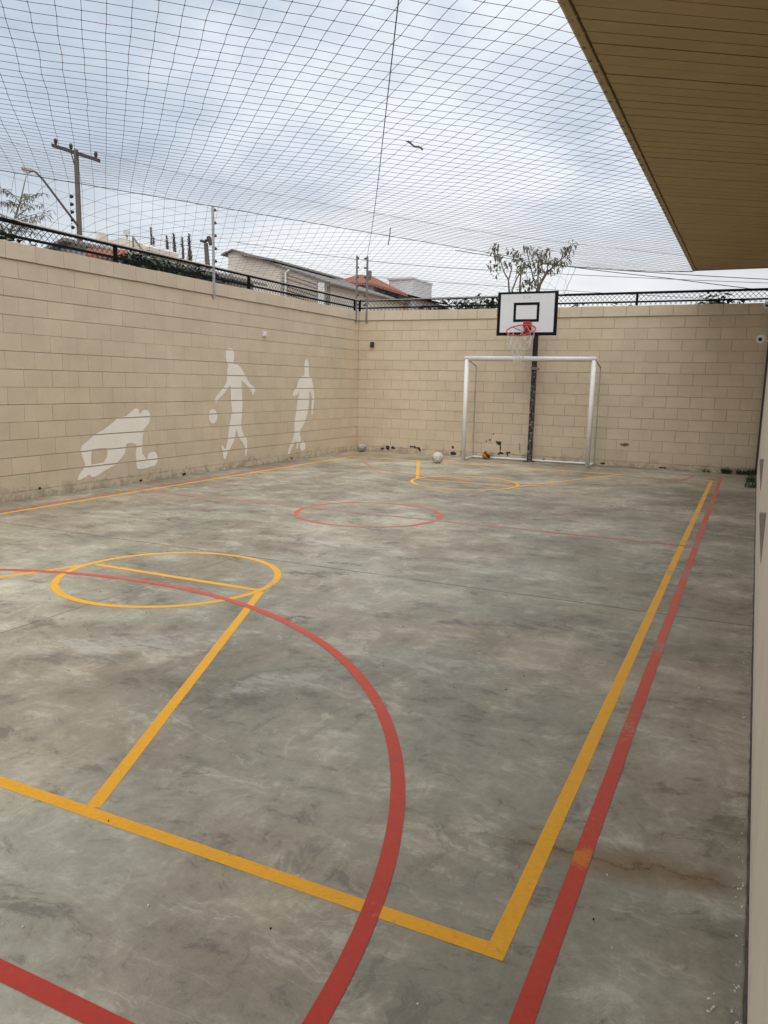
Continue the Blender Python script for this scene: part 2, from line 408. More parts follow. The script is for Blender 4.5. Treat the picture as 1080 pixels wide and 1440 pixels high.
# ------------------------------------------------------------------ ground, floor, markings
XL, YB = -7.579, 14.674
g = MB(); g.quad((-400, -200, -.12), (400, -200, -.12), (400, 600, -.12), (-400, 600, -.12))
struct(g.build('ground', M['earth']))
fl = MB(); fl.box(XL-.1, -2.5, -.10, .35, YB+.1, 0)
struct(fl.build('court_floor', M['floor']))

XC, YC = -3.73, 7.53
ZY, ZR = .0008, .0018
def strip(mb, x0, y0, x1, y1, w, z):
    d = Vector((x1-x0, y1-y0)); L = d.length; d /= L; n = Vector((-d.y, d.x))*(w/2)
    k = max(1, int(L/.25)); pr = None
    for i in range(k+1):
        p = Vector((x0, y0)) + d*(L*i/k)
        j = .0016*math.sin(i*2.1+x0*9)*min(1, L)
        a = p + n*(1+j*18); b = p - n*(1-j*14)
        if pr: mb.quad((*pr[1], z), (*b, z), (*a, z), (*pr[0], z))
        pr = (a, b)
def arc(mb, cx, cy, r, w, a0, a1, z, ymax=None, ymin=None):
    k = max(12, int(abs(a1-a0)*r/.06)); pr = None
    for i in range(k+1):
        a = R_(0) + a0 + (a1-a0)*i/k
        c, s = math.cos(a), math.sin(a)
        q = ((cx+c*(r+w/2), cy+s*(r+w/2), z), (cx+c*(r-w/2), cy+s*(r-w/2), z))
        if pr: mb.quad(pr[0], q[0], q[1], pr[1])
        pr = q
w = .051
y1, y2 = 1.728, 13.33
yx0, yx1 = -6.99, -.467
ye = MB()
strip(ye, yx1, y1-w/2, yx1, y2+w/2, w, ZY); strip(ye, yx0, y1-w/2, yx0, y2+w/2, w, ZY)
strip(ye, yx0+w/2, y1, yx1-w/2, y1, w, ZY); strip(ye, yx0+w/2, y2, yx1-w/2, y2, w, ZY)
for yb_, yc_, sg in ((y1+w/2, 4.30, 1), (y2-w/2, 10.76, -1)):
    for sx in (-1, 1):
        strip(ye, XC+sx*1.84, yb_, XC+sx*.79, yc_-sg*.02, w, ZY+.00015)
    strip(ye, XC-.75, yc_, XC+.75, yc_, w, ZY+.0003)
    arc(ye, XC-.02, yc_, .786, w, 0, 2*math.pi, ZY+.00045)
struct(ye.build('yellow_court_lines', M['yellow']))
re_ = MB()
rx0, rx1 = -7.12, -.347; r1, r2 = 1.115, 13.945
strip(re_, rx1, r1-.026, rx1, r2+.026, .052, ZR); strip(re_, rx0, r1-.026, rx0, r2+.026, .052, ZR)
strip(re_, rx0+.026, r1, rx1-.026, r1, .052, ZR); strip(re_, rx0+.026, r2, rx1-.026, r2, .052, ZR)
strip(re_, rx0+.026, YC, rx1-.026, YC, w, ZR)
arc(re_, XC, YC, .80, w, 0, 2*math.pi, ZR+.00015)
arc(re_, XC, r1+.01, 2.968, .053, .01, math.pi-.01, ZR+.0003)
arc(re_, XC, r2, 2.95, .053, -.01, -math.pi+.01, ZR+.0003)
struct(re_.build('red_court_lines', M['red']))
# flecks of paint and grit on the slab
random.seed(21)
def flecks(n, mat, lo, hi, name, region=None):
    mb = MB()
    for i in range(n):
        x, y = random.uniform(-6.9, .05), 1.1 + 9.5*random.random()**1.8
        if region: x, y = region()
        r = random.uniform(lo, hi); ph = random.random()*6; k = random.randint(5, 8); sx = random.uniform(.4, 1.2)
        rot = random.random()*3
        pts = []
        for j in range(k):
            a = 2*math.pi*j/k; q = r*(1+.4*math.sin(2*a+ph)); px, py = q*math.cos(a)*sx, q*math.sin(a)
            pts.append((x+px*math.cos(rot)-py*math.sin(rot), y+px*math.sin(rot)+py*math.cos(rot)))
        top = (.0045 if not region else .0030) + random.random()*.001
        mb.poly([(a, b, top) for a, b in pts])
        for j in range(k):
            a, b = pts[j], pts[(j+1) % k]; mb.quad((*a, .0002), (*b, .0002), (*b, top), (*a, top))
    o = mb.build(name, mat); o['kind'] = 'stuff'; return o
M['fleck_white'] = plain('white_fleck', (.66, .64, .59), .8, var=.15)
M['fleck_dark'] = plain('dark_grit', (.035, .03, .025), .9, var=.3)
flecks(150, M['fleck_white'], .001, .0035, 'paint_flecks')
flecks(90, M['fleck_dark'], .001, .003, 'grit')
flecks(120, M['fleck_white'], .0008, .0034, 'plaster_crumbs', lambda: (.10 + random.uniform(-.012, .014) - .004*random.random(), 1.4 + 4.5*random.random()**1.6))
flecks(5, M['fleck_white'], .002, .005, 'plaster_lumps', lambda: (.035 + random.uniform(-.03, .03), 1.80 + random.uniform(-.05, .06)))

# ------------------------------------------------------------------ block walls
ZT, ZC = 2.892, 2.70
def blockwork(mb, length, axis, face, phase, rnd):
    """rows of 0.40 x 0.20 m blocks with tooled joints; u runs along the wall"""
    g, ch, dp = .0027, .0016, .0042
    u0, u1 = length
    zs = [(0.0, .10)] + [(.10+.2*i, .30+.2*i) for i in range(13)]
    def P(u, z, d):
        return (face[0] + face[1]*d, u, z) if axis == 'y' else (u, face[0] + face[1]*d, z)
    for ri, (za, zb) in enumerate(reversed(zs)):
        off = phase[ri % 2] + rnd.uniform(-.018, .018); rowj = rnd.uniform(-.002, .002); rowg = rnd.uniform(.55, 1.25)
        u = math.floor((u0-off)/.4)*.4 + off
        while u < u1:
            gv = g*rnd.choice((.30, .42, .55, .8))
            a, b = max(u, u0)+gv, min(u+.4, u1)-gv
            u += .4
            if b-a < .03: continue
            jz = rowj + rnd.uniform(-.0009, .0009)
            z0, z1 = za+g*rowg+jz, zb-g*rowg+jz
            if za == 0: z0 = -.02
            d = rnd.uniform(-.0011, .0011); t = rnd.random()
            cs = [(a, z0), (b, z0), (b, z1), (a, z1)]; ci = [(a+ch, z0+ch), (b-ch, z0+ch), (b-ch, z1-ch), (a+ch, z1-ch)]
            bk = [P(p, q, -dp) for p, q in cs]
            e1 = [rnd.uniform(-.0007, .0007) for _ in range(4)]
            fr = [P(p, q, d+e) for (p, q), e in zip(ci, e1)]
            n = len(mb.v); mb.v += bk + fr
            fl_ = axis == 'x'
            def F_(ix):
                mb.face(tuple(n+i for i in (ix if not fl_ else reversed(ix))), t)
            F_((4, 5, 6, 7)[::1])
            for i in range(4):
                j = (i+1) % 4; F_((i, j, 4+j, 4+i))
# left wall
rnd = random.Random(5)
lw = empty('block_wall', (XL, 6, 0), 'long beige concrete block wall on the left with three pale sport silhouettes', 'wall', 'block walls round the court')
b = MB(); b.box(XL-.19, -2.2, -.1, XL-.009, YB+.19, ZT-.01); b.build('wall_body', M['wall'], lw)
b = MB(); blockwork(b, (-2.2, YB), 'y', (XL, 1), (.31, .09), rnd); b.build('blockwork', M['wall'], lw)
b = MB()
u = -2.2+.15
def coping(mb, u0, u1, ph, axis, face, sgn, rnd):
    u = math.floor((u0-ph)/.4)*.4+ph
    while u < u1:
        a, c = max(u, u0)+.002, min(u+.4, u1)-.002; u += .4
        if c-a < .02: continue
        dz = rnd.uniform(-.003, .003); pr = .021+rnd.uniform(-.0015, .0015); t = rnd.random()
        if axis == 'y': mb.box(min(face+sgn*pr, face-sgn*.205), a, ZC+.007+rnd.uniform(-.002, .002), max(face+sgn*pr, face-sgn*.205), c, ZT+dz, t)
        else: mb.box(a, min(face+sgn*pr, face-sgn*.205), ZC+.007+rnd.uniform(-.002, .002), c, max(face+sgn*pr, face-sgn*.205), ZT+dz, t)
coping(b, -2.2, YB-.003, .15, 'y', XL, 1, rnd); b.build('coping', M['coping'], lw, bevel=.004)
# back wall
bw = empty('block_wall', (-3.7, YB, 0), 'beige concrete block wall across the far end behind the goal, foot chipped', 'wall', 'block walls round the court')
b = MB(); b.box(XL-.009, YB+.009, -.1, .6, YB+.19, ZT-.01); b.build('wall_body', M['wall'], bw)
b = MB(); blockwork(b, (XL, .6), 'x', (YB, -1), (.01, .22), rnd); b.build('blockwork', M['wall'], bw)
b = MB(); coping(b, XL+.024, .6, .22, 'x', YB, -1, rnd); b.build('coping', M['coping'], bw, bevel=.004)
chips = [[(-4.499,.35),(-4.377,.343),(-4.389,.303),(-4.387,.161),(-4.409,.159),(-4.409,.263),(-4.469,.286)],
 [(-4.447,.105),(-4.395,.147),(-4.321,.125),(-4.338,.091),(-4.392,.095),(-4.432,.08)],
 [(-4.287,.14),(-4.181,.152),(-4.193,.12),(-4.246,.122),(-4.216,.054),(-4.243,.065)],
 [(-4.02,.336),(-4.010,.337),(-4.005,.157),(-4.013,.161)], [(-4.132,.118),(-4.113,.112),(-4.117,.093),(-4.133,.098)],
 [(-4.58,.058),(-4.511,.044),(-4.524,.022),(-4.592,.031)],
 [(-6.894,.118),(-6.839,.132),(-6.808,.117),(-6.807,.062),(-6.837,.038),(-6.886,.057)],
 [(-6.765,.12),(-6.723,.133),(-6.704,.106),(-6.667,.092),(-6.678,.063),(-6.715,.072),(-6.758,.065)],
 [(-6.811,.228),(-6.778,.163),(-6.788,.157)], [(-7.004,.079),(-6.949,.087),(-6.929,.055),(-6.997,.029)],
 [(-4.56,.50),(-4.535,.505),(-4.53,.485),(-4.555,.48)], [(-4.70,.35),(-4.675,.355),(-4.67,.33),(-4.70,.325)], [(-4.64,.37),(-4.60,.385),(-4.595,.355),(-4.635,.35)],
 [(-6.35,.16),(-6.25,.15),(-6.22,.17),(-6.20,.13),(-6.12,.14),(-6.08,.06),(-6.12,.05),(-6.16,.11),(-6.34,.13)],
 [(-5.42,.20),(-5.38,.21),(-5.36,.16),(-5.41,.15)], [(-5.45,.07),(-5.38,.09),(-5.30,.06),(-5.33,.025),(-5.42,.02)], [(-5.22,.10),(-5.16,.12),(-5.15,.06),(-5.21,.05)],
 [(-2.46,.05),(-2.38,.06),(-2.36,.03),(-2.44,.02)], [(-3.55,.05),(-3.50,.06),(-3.49,.02),(-3.55,.02)], [(-1.42,.04),(-1.30,.045),(-1.28,.02),(-1.40,.015)]]
def ragged(poly, rnd, step=.012, amp=.006):
    out = []
    for i, (x, z) in enumerate(poly):
        x2, z2 = poly[(i+1) % len(poly)]; L = math.hypot(x2-x, z2-z); k = max(1, int(L/step))
        for j in range(k): out.append((x+(x2-x)*j/k+rnd.uniform(-amp, amp), z+(z2-z)*j/k+rnd.uniform(-amp, amp)))
    return out
from mathutils.geometry import tessellate_polygon
def fillpoly(mb, pts3, flip=False):
    tris = tessellate_polygon([[Vector(p) for p in pts3]])
    n = len(mb.v); mb.v += [tuple(p) for p in pts3]
    for t in tris: mb.face(tuple(n+i for i in (reversed(t) if flip else t)))
b = MB()
for c in chips: fillpoly(b, [(x, YB-.0042, z) for x, z in ragged(c, rnd)])
b.build('peeled_patch', M['chip'], bw)
b = MB(); fillpoly(b, [(x, YB-.0042, z) for x, z in ragged([(-2.13,.42),(-1.99,.44),(-1.96,.40),(-2.02,.38),(-2.10,.395)], rnd)]); b.build('scuff_mark', M['chip_brown'], bw)
b = MB()
for c in ([(8.1, .03), (8.14, .05), (8.17, .02), (8.12, .0)], [(9.0, .035), (9.07, .05), (9.10, .02), (9.02, .0)], [(6.42, .115), (6.45, .13), (6.47, .11), (6.44, .09)], [(12.0, .03), (12.06, .05), (12.1, .02)]):
    fillpoly(b, [(XL+.0042, y, max(.001, z)) for y, z in ragged(c, rnd, amp=.004)])
b.build('peeled_patch', M['chip'], lw)

# ------------------------------------------------------------------ painted silhouettes on the left wall (cut at the joints)
GOALIE = [(7.021,.159),(7.048,.212),(7.141,.298),(7.158,.321),(7.116,.425),(7.089,.521),(7.116,.575),(7.369,.718),(7.489,.757),(7.666,.853),(7.739,.902),(7.902,.923),(8.016,.993),(8.06,1.016),(8.101,1.025),(8.13,1.005),(8.137,.99),(8.154,.943),(8.18,.955),(8.204,.982),(8.235,.998),(8.272,1.001),(8.315,.988),(8.339,.965),(8.355,.93),(8.36,.896),(8.345,.85),(8.322,.802),(8.221,.724),(8.197,.616),(8.178,.398),(8.225,.353),(8.271,.294),(8.278,.34),(8.294,.375),(8.32,.395),(8.355,.406),(8.40,.408),(8.435,.4),(8.465,.37),(8.483,.333),(8.483,.29),(8.469,.25),(8.445,.222),(8.417,.205),(8.37,.20),(8.327,.206),(8.286,.188),(8.188,.183),(8.09,.186),(8.064,.208),(8.049,.407),(8.077,.487),(8.066,.52),(8.042,.543),(7.958,.555),(7.91,.552),(7.875,.54),(7.861,.441),(7.803,.379),(7.655,.278),(7.461,.217),(7.356,.169),(7.30,.158),(7.256,.16),(7.225,.19),(7.209,.203),(7.183,.18),(7.068,.147),(7.035,.147)]
GHOLE = [(7.275,.515),(7.425,.52),(7.54,.516),(7.534,.406),(7.467,.333),(7.256,.323),(7.256,.415)]
BOUNCER = [(10.106,1.878),(10.14,1.916),(10.209,1.932),(10.278,1.919),(10.305,1.89),(10.313,1.854),(10.317,1.788),(10.307,1.713),(10.324,1.68),(10.414,1.675),(10.505,1.627),(10.585,1.544),(10.672,1.442),(10.761,1.366),(10.866,1.323),(10.911,1.253),(10.874,1.244),(10.843,1.191),(10.825,1.191),(10.795,1.244),(10.7,1.322),(10.583,1.39),(10.519,1.423),(10.512,1.321),(10.527,1.15),(10.533,1.013),(10.51,.841),(10.49,.703),(10.506,.624),(10.57,.525),(10.643,.469),(10.658,.415),(10.65,.274),(10.63,.187),(10.594,.19),(10.605,.277),(10.567,.368),(10.466,.461),(10.4,.534),(10.373,.63),(10.338,.589),(10.292,.454),(10.177,.324),(10.106,.261),(10.062,.17),(10.007,.183),(9.995,.269),(9.957,.39),(9.985,.405),(10.038,.342),(10.065,.332),(10.109,.431),(10.155,.649),(10.215,.816),(10.245,.933),(10.22,1.119),(10.218,1.286),(10.217,1.353),(10.155,1.303),(10.029,1.204),(9.907,1.138),(9.865,1.073),(9.831,1.074),(9.795,1.091),(9.841,1.172),(10.046,1.319),(10.115,1.402),(10.139,1.601),(10.162,1.675),(10.122,1.707),(10.099,1.788)]
BBALL = [(9.757+.105*math.cos(a), .863+.112*math.sin(a)) for a in [i*math.pi/12 for i in range(24)]]
DRIBBLER = [(12.482,1.736),(12.504,1.804),(12.53,1.83),(12.556,1.838),(12.59,1.83),(12.618,1.808),(12.645,1.721),(12.639,1.604),(12.647,1.542),(12.744,1.488),(12.816,1.331),(12.858,1.132),(12.828,.972),(12.791,.793),(12.752,.784),(12.75,.954),(12.768,1.093),(12.728,1.212),(12.677,1.252),(12.652,1.055),(12.615,.857),(12.521,.682),(12.445,.606),(12.351,.541),(12.326,.454),(12.371,.373),(12.371,.333),(12.289,.299),(12.26,.192),(12.216,.186),(12.222,.322),(12.167,.326),(12.112,.271),(12.022,.179),(11.968,.096),(11.904,.101),(11.95,.223),(12.058,.352),(12.13,.464),(12.141,.56),(12.14,.696),(12.201,.906),(12.256,1.098),(12.321,1.252),(12.237,1.194),(12.146,1.157),(12.10,1.165),(12.081,1.186),(12.102,1.243),(12.2,1.309),(12.29,1.463),(12.401,1.522),(12.483,1.543)]
DBALL = [(12.433+.098*math.cos(a), .228+.092*math.sin(a)) for a in [i*math.pi/12 for i in range(24)]]
def clip(tri, lo, hi, ax):
    for sg, lim in ((1, lo), (-1, hi)):
        out = []
        for i in range(len(tri)):
            a, b = tri[i], tri[(i+1) % len(tri)]
            da, dbb = sg*(a[ax]-lim), sg*(b[ax]-lim)
            if da >= 0: out.append(a)
            if da*dbb < 0:
                k = da/(da-dbb); out.append((a[0]+(b[0]-a[0])*k, a[1]+(b[1]-a[1])*k))
        tri = out
        if len(tri) < 3: return []
    return tri
def paint(mb, poly, hole=None):
    loops = [[Vector((XL, y, z)) for y, z in poly]]
    if hole: loops.append([Vector((XL, y, z)) for y, z in hole])
    flat = [q for l in loops for q in l]
    for t in tessellate_polygon(loops):
        tri = [(flat[i].y, flat[i].z) for i in t]
        if (tri[1][0]-tri[0][0])*(tri[2][1]-tri[0][1])-(tri[1][1]-tri[0][1])*(tri[2][0]-tri[0][0]) < 0: tri.reverse()
        zs = [(0.0, .10)] + [(.10+.2*i, .30+.2*i) for i in range(13)]
        for za, zb in zs:
            c = clip(tri, za+.0075, zb-.0075, 1)
            if c: mb.poly([(XL+.0035, y, z) for y, z in c])
def mural(loc, label, parts):
    e = empty('wall_painting', loc, label, 'wall painting', 'pale sport silhouettes painted on the left wall')
    for nm, pl, ho in parts:
        q = MB(); paint(q, pl, ho); q.build(nm, M['mural'], e)
mural((XL, 7.8, .15), 'pale painted silhouette of a goalkeeper crouching on hands and knees', [('figure', GOALIE, GHOLE)])
mural((XL, 10.3, .18), 'pale painted silhouette of a standing player bouncing a ball', [('figure', BOUNCER, None), ('ball', BBALL, None)])
mural((XL, 12.4, .1), 'pale painted silhouette of a slim player with ball at the foot, nearest the corner', [('figure', DRIBBLER, None), ('ball', DBALL, None)])

# small fittings on the walls
e = empty('junction_box', (XL, 11.17, 2.21), 'tiny white junction box on the left wall above the painted players', 'box')
b = MB(); b.box(XL-.002, 11.13, 2.17, XL+.035, 11.21, 2.25); b.build('housing', M['plastic_white'], e, bevel=.006)
b = MB(); b.tube([(XL+.035, 11.17, 2.21), (XL+.043, 11.17, 2.21)], .022, 12); b.build('cover', M['plastic_white'], e)
e = empty('wall_light', (-7.25, YB, 2.21), 'small black bulkhead light near the corner of the far wall', 'lamp')
b = MB(); b.box(-7.29, YB-.045, 2.16, -7.21, YB+.003, 2.27); b.build('housing', M['plastic_black'], e, bevel=.012)
b = MB(); b.tube([(-7.25, YB-.044, 2.205), (-7.25, YB-.075, 2.195)], [.036, .028], 14); b.build('lens', M['window_dark'], e)

# ------------------------------------------------------------------ chain-link fence on top of the walls
def fence(name, label, A, B, posts, z0=2.905, zl=2.958, zh=3.112):
    A, B = Vector(A), Vector(B); d = (B-A); L = d.length; d /= L
    f = empty(name, (A+B)/2, label, 'fence', 'chain-link fences on the walls')
    nrm = Vector((-d.y, d.x, 0))
    def bar(pa, pb, w, h, name_, mat):
        mb = MB(); n = len(mb.v)
        for p in (pa, pb):
            for a, c in ((-1, -1), (1, -1), (1, 1), (-1, 1)): mb.v.append(tuple(p + nrm*(a*w) + Vector((0, 0, c*h))))
        for q in ((0,3,2,1),(4,5,6,7),(0,1,5,4),(1,2,6,5),(2,3,7,6),(3,0,4,7)): mb.face(q)
        return mb.build(name_, mat, f, bevel=.004)
    bar(A+Vector((0,0,zh)), B+Vector((0,0,zh)), .022, .020, 'top_rail', M['black_metal'])
    bar(A+Vector((0,0,zl)), B+Vector((0,0,zl)), .018, .014, 'bottom_rail', M['black_metal'])
    for u in posts:
        p = A + d*u; mb = MB()
        mb.box(-.02, -.02, ZT-.03, .02, .02, zh-.021, mat=Matrix.Translation((p.x, p.y, 0)) @ Matrix.Rotation(math.atan2(d.y, d.x), 4, 'Z'))
        mb.build('post', M['black_metal'], f)
    mb = MB(); pit = .084; hh = zh-z0; k = int((L+hh)/pit)
    for i in range(-int(hh/pit)-1, k+1):
        for sg in (1, -1):
            u0 = i*pit if sg > 0 else i*pit+hh
            a, c = (u0, z0), (u0+sg*hh, zh)
            pts = []
            for q in range(5):
                t = q/4; u_, z_ = a[0]+(c[0]-a[0])*t, a[1]+(c[1]-a[1])*t
                if 0 <= u_ <= L:
                    pts.append(A + d*u_ + nrm*(.003*math.sin(q*3.14+i)) + Vector((0, 0, z_)))
            if len(pts) > 1: mb.tube(pts, .0036, 4, cap=False)
    mb.build('wire_mesh', M['mesh_wire'], f)
    return f
XF, YF = XL-.012, YB+.012
fence('chain_link_fence', 'low black chain-link fence along the top of the left wall', (XF, -2.0, 0), (XF, YF-.03, 0), [1.0+2.94*i for i in range(5)] + [16.5])
fence('chain_link_fence', 'low black chain-link fence along the top of the far wall', (XF, YF, 0), (.6, YF, 0), [.02, 2.90, 5.58, 8.19])

# ------------------------------------------------------------------ electric fence posts on the walls
ef = empty('electric_fence', (XL, 12, 2.7), 'three slim posts with black insulators and fine wires above the left wall and corner', 'electric fence')
def epost(x, y, nx, ny, lab, mat, lean=0):
    mb = MB()
    ang = math.atan2(ny, nx)
    mt = Matrix.Translation((x, y, 0)) @ Matrix.Rotation(ang, 4, 'Z')
    mb.box(-.014, -.018, 2.66, .014, .018, 3.99, mat=mt)
    p = mb.build('post', mat, ef, bevel=.003); p['label'] = lab
    for i in range(6):
        z = 3.02 + .185*i
        q = MB(); c = mt @ Vector((0, .018, z)); dd = (mt.to_3x3() @ Vector((0, 1, 0)))
        q.tube([c, c+dd*.012, c+dd*.02, c+dd*.032, c+dd*.042, c+dd*.055], [.012, .022, .014, .024, .014, .016], 8)
        q.build('insulator', M['plastic_black'], p)
epost(XL+.024, 9.80, 1, 0, 'pale grey post standing alone on the left wall', M['grey_metal'])
epost(XL+.024, 14.50, 1, 0, 'weathered post at the corner end of the left wall', M['dark_post'])
epost(-7.39, YB-.026, 0, 1, 'weathered post at the corner end of the far wall', M['dark_post'])
b = MB()
b.box(-7.44, YB-.03, 3.52, -7.33, YB+.03, 3.60); b.box(-7.36, YB-.05, 3.58, -7.31, YB+.02, 3.70)
b.build('corner_bracket', M['dark_post'], ef)
for i in range(6):
    z = 3.02 + .185*i; q = MB()
    ys = [-2, 2, 6, 9.8, 12.2, 14.5]
    pts = []
    for k in range(25):
        y = -2+16.5*k/24; sg = .012*math.sin((y-9.8)/4.7*math.pi) if y > 9.8 else 0
        pts.append((XL+.02, y, z - abs(sg)))
    q.tube(pts, .0013, 4); q.build('wire', M['cable'], ef)

# ------------------------------------------------------------------ building on the right with its deep eave
bd = empty('building', (.3, 6, 0), 'beige building wall close on the right with a deep brown eave over the court', 'building')
def wx(y): return .118 + (y-1.5)*.0055
b = MB()
for j in range(34):
    p, q = -2.2+(YB-.004+2.2)*j/34, -2.2+(YB-.004+2.2)*(j+1)/34
    b.poly([(wx(p), p, .012), (wx(p), p, 3.46), (wx(q), q, 3.46), (wx(q), q, .012)])
b.quad((wx(-2.2), -2.2, 0), (3, -2.2, 0), (3, -2.2, 3.46), (wx(-2.2), -2.2, 3.46))
b.quad((wx(YB), YB-.004, 0), (wx(YB), YB-.004, 3.46), (3, YB-.004, 3.46), (3, YB-.004, 0))
b.build('wall', M['house_wall'], bd)
for y_, zt_ in ((8.1, .80), (5.0, .73)):
    k = MB(); x_ = wx(y_)
    k.prism([(x_+.002, zt_), (x_-.036, zt_), (x_-.036, zt_-.02), (x_-.004, zt_-.30), (x_+.002, zt_-.30)], y_-.02, y_+.02)
    k.build('wall_bracket', M['lamp_grey'], bd)
b = MB(); b.box(.155, YB-.075, .0, .185, YB-.045, 3.44); b.build('downpipe', M['joint_dark'], bd)  # dark bar added in place of the dark corner joint, no pipe known there
# soffit with oblique grooves
XE, YE0, YE1, ZE = -1.105, -2.4, 14.60, 3.45
sf = MB(); ang = R_(33); dv = Vector((math.cos(ang), math.sin(ang))); nv = Vector((-dv.y, dv.x)); pitch = .139
XI = XE+.055
poly = [Vector((XI, YE0)), Vector((2.6, YE0)), Vector((2.6, YE1-.03)), Vector((XI, YE1-.03))]
def clip2(pl, n, lim, sg):
    out = []
    for i in range(len(pl)):
        a, b2 = pl[i], pl[(i+1) % len(pl)]; da, d2 = sg*(a.dot(n)-lim), sg*(b2.dot(n)-lim)
        if da >= 0: out.append(a)
        if da*d2 < 0: out.append(a.lerp(b2, da/(da-d2)))
    return out
lo = min(p.dot(nv) for p in poly); hi = max(p.dot(nv) for p in poly)
c0 = Vector((-1.05, 5.47)).dot(nv); k0 = math.floor((lo-c0)/pitch)
rn = random.Random(9)
while c0+k0*pitch < hi:
    a_, b_ = c0+k0*pitch+.0045, c0+(k0+1)*pitch-.0045; k0 += 1
    q = clip2(clip2(poly, nv, a_, 1), nv, b_, -1)
    if len(q) >= 3:
        z_ = ZE+rn.uniform(-.0015, .0015)
        sf.poly([(p.x, p.y, z_) for p in reversed(q)], rn.random())
        for i in range(len(q)):
            a1, b1 = q[i], q[(i+1) % len(q)]; sf.quad((a1.x, a1.y, z_), (b1.x, b1.y, z_), (b1.x, b1.y, z_+.03), (a1.x, a1.y, z_+.03))
sf.quad((XI, YE0, ZE+.02), (2.6, YE0, ZE+.02), (2.6, YE1-.03, ZE+.02), (XI, YE1-.03, ZE+.02))
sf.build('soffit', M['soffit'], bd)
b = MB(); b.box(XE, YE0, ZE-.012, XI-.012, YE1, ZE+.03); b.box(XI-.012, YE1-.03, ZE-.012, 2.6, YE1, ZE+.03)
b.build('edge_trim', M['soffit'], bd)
b = MB(); b.box(XE-.012, YE0, ZE-.006, XE-.001, YE1+.012, ZE+.26); b.box(XE-.001, YE1+.001, ZE-.006, 2.6, YE1+.012, ZE+.26); b.build('fascia', M['fascia'], bd)
b = MB(); b.box(XE-.02, YE0, ZE+.262, 2.6, YE1+.02, ZE+.30); b.build('roof', M['tile_grey'], bd)
# dirt-filled gap along the foot of the building
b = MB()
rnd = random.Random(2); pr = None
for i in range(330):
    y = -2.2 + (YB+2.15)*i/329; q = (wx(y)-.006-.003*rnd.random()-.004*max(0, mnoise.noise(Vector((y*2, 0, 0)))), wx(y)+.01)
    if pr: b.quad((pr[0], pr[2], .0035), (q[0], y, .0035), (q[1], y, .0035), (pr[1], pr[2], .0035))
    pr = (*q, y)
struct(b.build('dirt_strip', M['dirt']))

# security cameras on the right wall
def seccam(px, py, y, sc, label, az):
    p = W(px, py, 'y', y)
    e = empty('security_camera', (wx(y), y, p.z), label, 'security camera', 'security cameras by the far right corner')
    d = Vector((math.sin(az)*.9, -math.cos(az)*.9, -.22)).normalized()
    b = MB(); b.tube([p - d*.05*sc, p - d*.045*sc, p + d*.05*sc, p + d*.06*sc], [.042*sc, .055*sc, .057*sc, .054*sc], 18); bo = b.build('body', M['plastic_white'], e, smooth=False)
    b = MB(); b.tube([p + d*.061*sc, p + d*.066*sc], .026*sc, 18); b.build('lens', M['plastic_black'], bo)
    b = MB(); b.tube([p - d*.03*sc + Vector((0, 0, -.02)), Vector((p.x+.06*sc, y, p.z-.035)), Vector((wx(y)-.004, y, p.z-.02))], .012*sc, 8); b.tube([(wx(y)-.014, y, p.z-.02), (wx(y)+.002, y, p.z-.02)], .035*sc, 14)
    b.build('bracket', M['plastic_white'], e)
seccam(1071.5, 476, 13.6, 1.15, 'white bullet camera on the far right wall below the coping', -.35)
seccam(1078, 429, 13.75, .8, 'white camera cut by the photo edge, level with the wall top', .1)

# ------------------------------------------------------------------ goal
g = empty('football_goal', (-3.73, 13.93, 0), 'white tubular football goal without a net in front of the far wall', 'goal')
rp = .041; gx0, gx1, gy, gz = -4.90, -2.555, 13.93, 1.925
for x in (gx0, gx1):
    b = MB(); b.tube([(x, gy, .0), (x, gy, gz-.02)], rp, 18); b.build('goal_post', M['white_pipe'], g, smooth=True)
b = MB(); b.tube([(gx0-rp, gy, gz), (gx1+rp, gy, gz)], rp, 18); b.build('crossbar', M['white_pipe'], g, smooth=True)
ry = 14.585
b = MB(); b.tube([(gx0+.01, gy+.03, .026), (gx0-.03, ry, .026), (gx1-.01, ry, .026), (gx1-.01, gy+.03, .026)], .021, 10); b.build('base_frame', M['white_pipe'], g)
for x, dx in ((gx0, -.02), (gx1, .01)):
    b = MB(); b.tube([(x, gy+.03, gz-.03), (x+dx, gy+.25, gz-.05), (x+dx, ry-.04, gz-.13)], .014, 8); st = b.build('top_bracket', M['grey_metal'], g)
    b = MB(); b.tube([(x+dx, ry-.04, gz-.13), (x+dx-.01, ry, .03)], .011, 8); b.build('rear_stay', M['grey_metal'], g)

# ------------------------------------------------------------------ basketball hoop
h = empty('basketball_hoop', (-3.76, 14.55, 0), 'white basketball backboard with black border on a rust-speckled black pole', 'basketball hoop')
px_, py_ = -3.765, 14.53
b = MB(); b.box(px_-.042, py_-.042, 0, px_+.042, py_+.042, 2.95); b.build('pole', M['pole_black'], h, bevel=.006)
b = MB(); b.box(px_-.10, py_-.10, .001, px_+.10, py_+.10, .012); b.build('base_plate', M['pole_black'], h)
b = MB(); b.box(px_-.055, py_-.055, 1.74, px_+.055, py_+.055, 1.79); b.tube([(px_+.05, py_-.03, 1.765), (px_+.10, py_-.05, 1.755)], .022, 10); b.build('clamp', M['dark_post'], h)
bx0, bx1, by, bz0, bz1 = -4.225, -3.165, 13.55, 2.315, 3.055
b = MB()
for z in (2.45, 2.90):
    b.box(px_-.025, by+.05, z-.025, px_+.025, py_-.043, z+.025)
b.tube([(px_, by+.06, 2.47), (px_, py_-.05, 2.86)], .016, 8)
b.box(-4.0, by+.030, 2.43, -3.4, by+.055, 2.47); b.box(-4.0, by+.030, 2.88, -3.4, by+.055, 2.92)
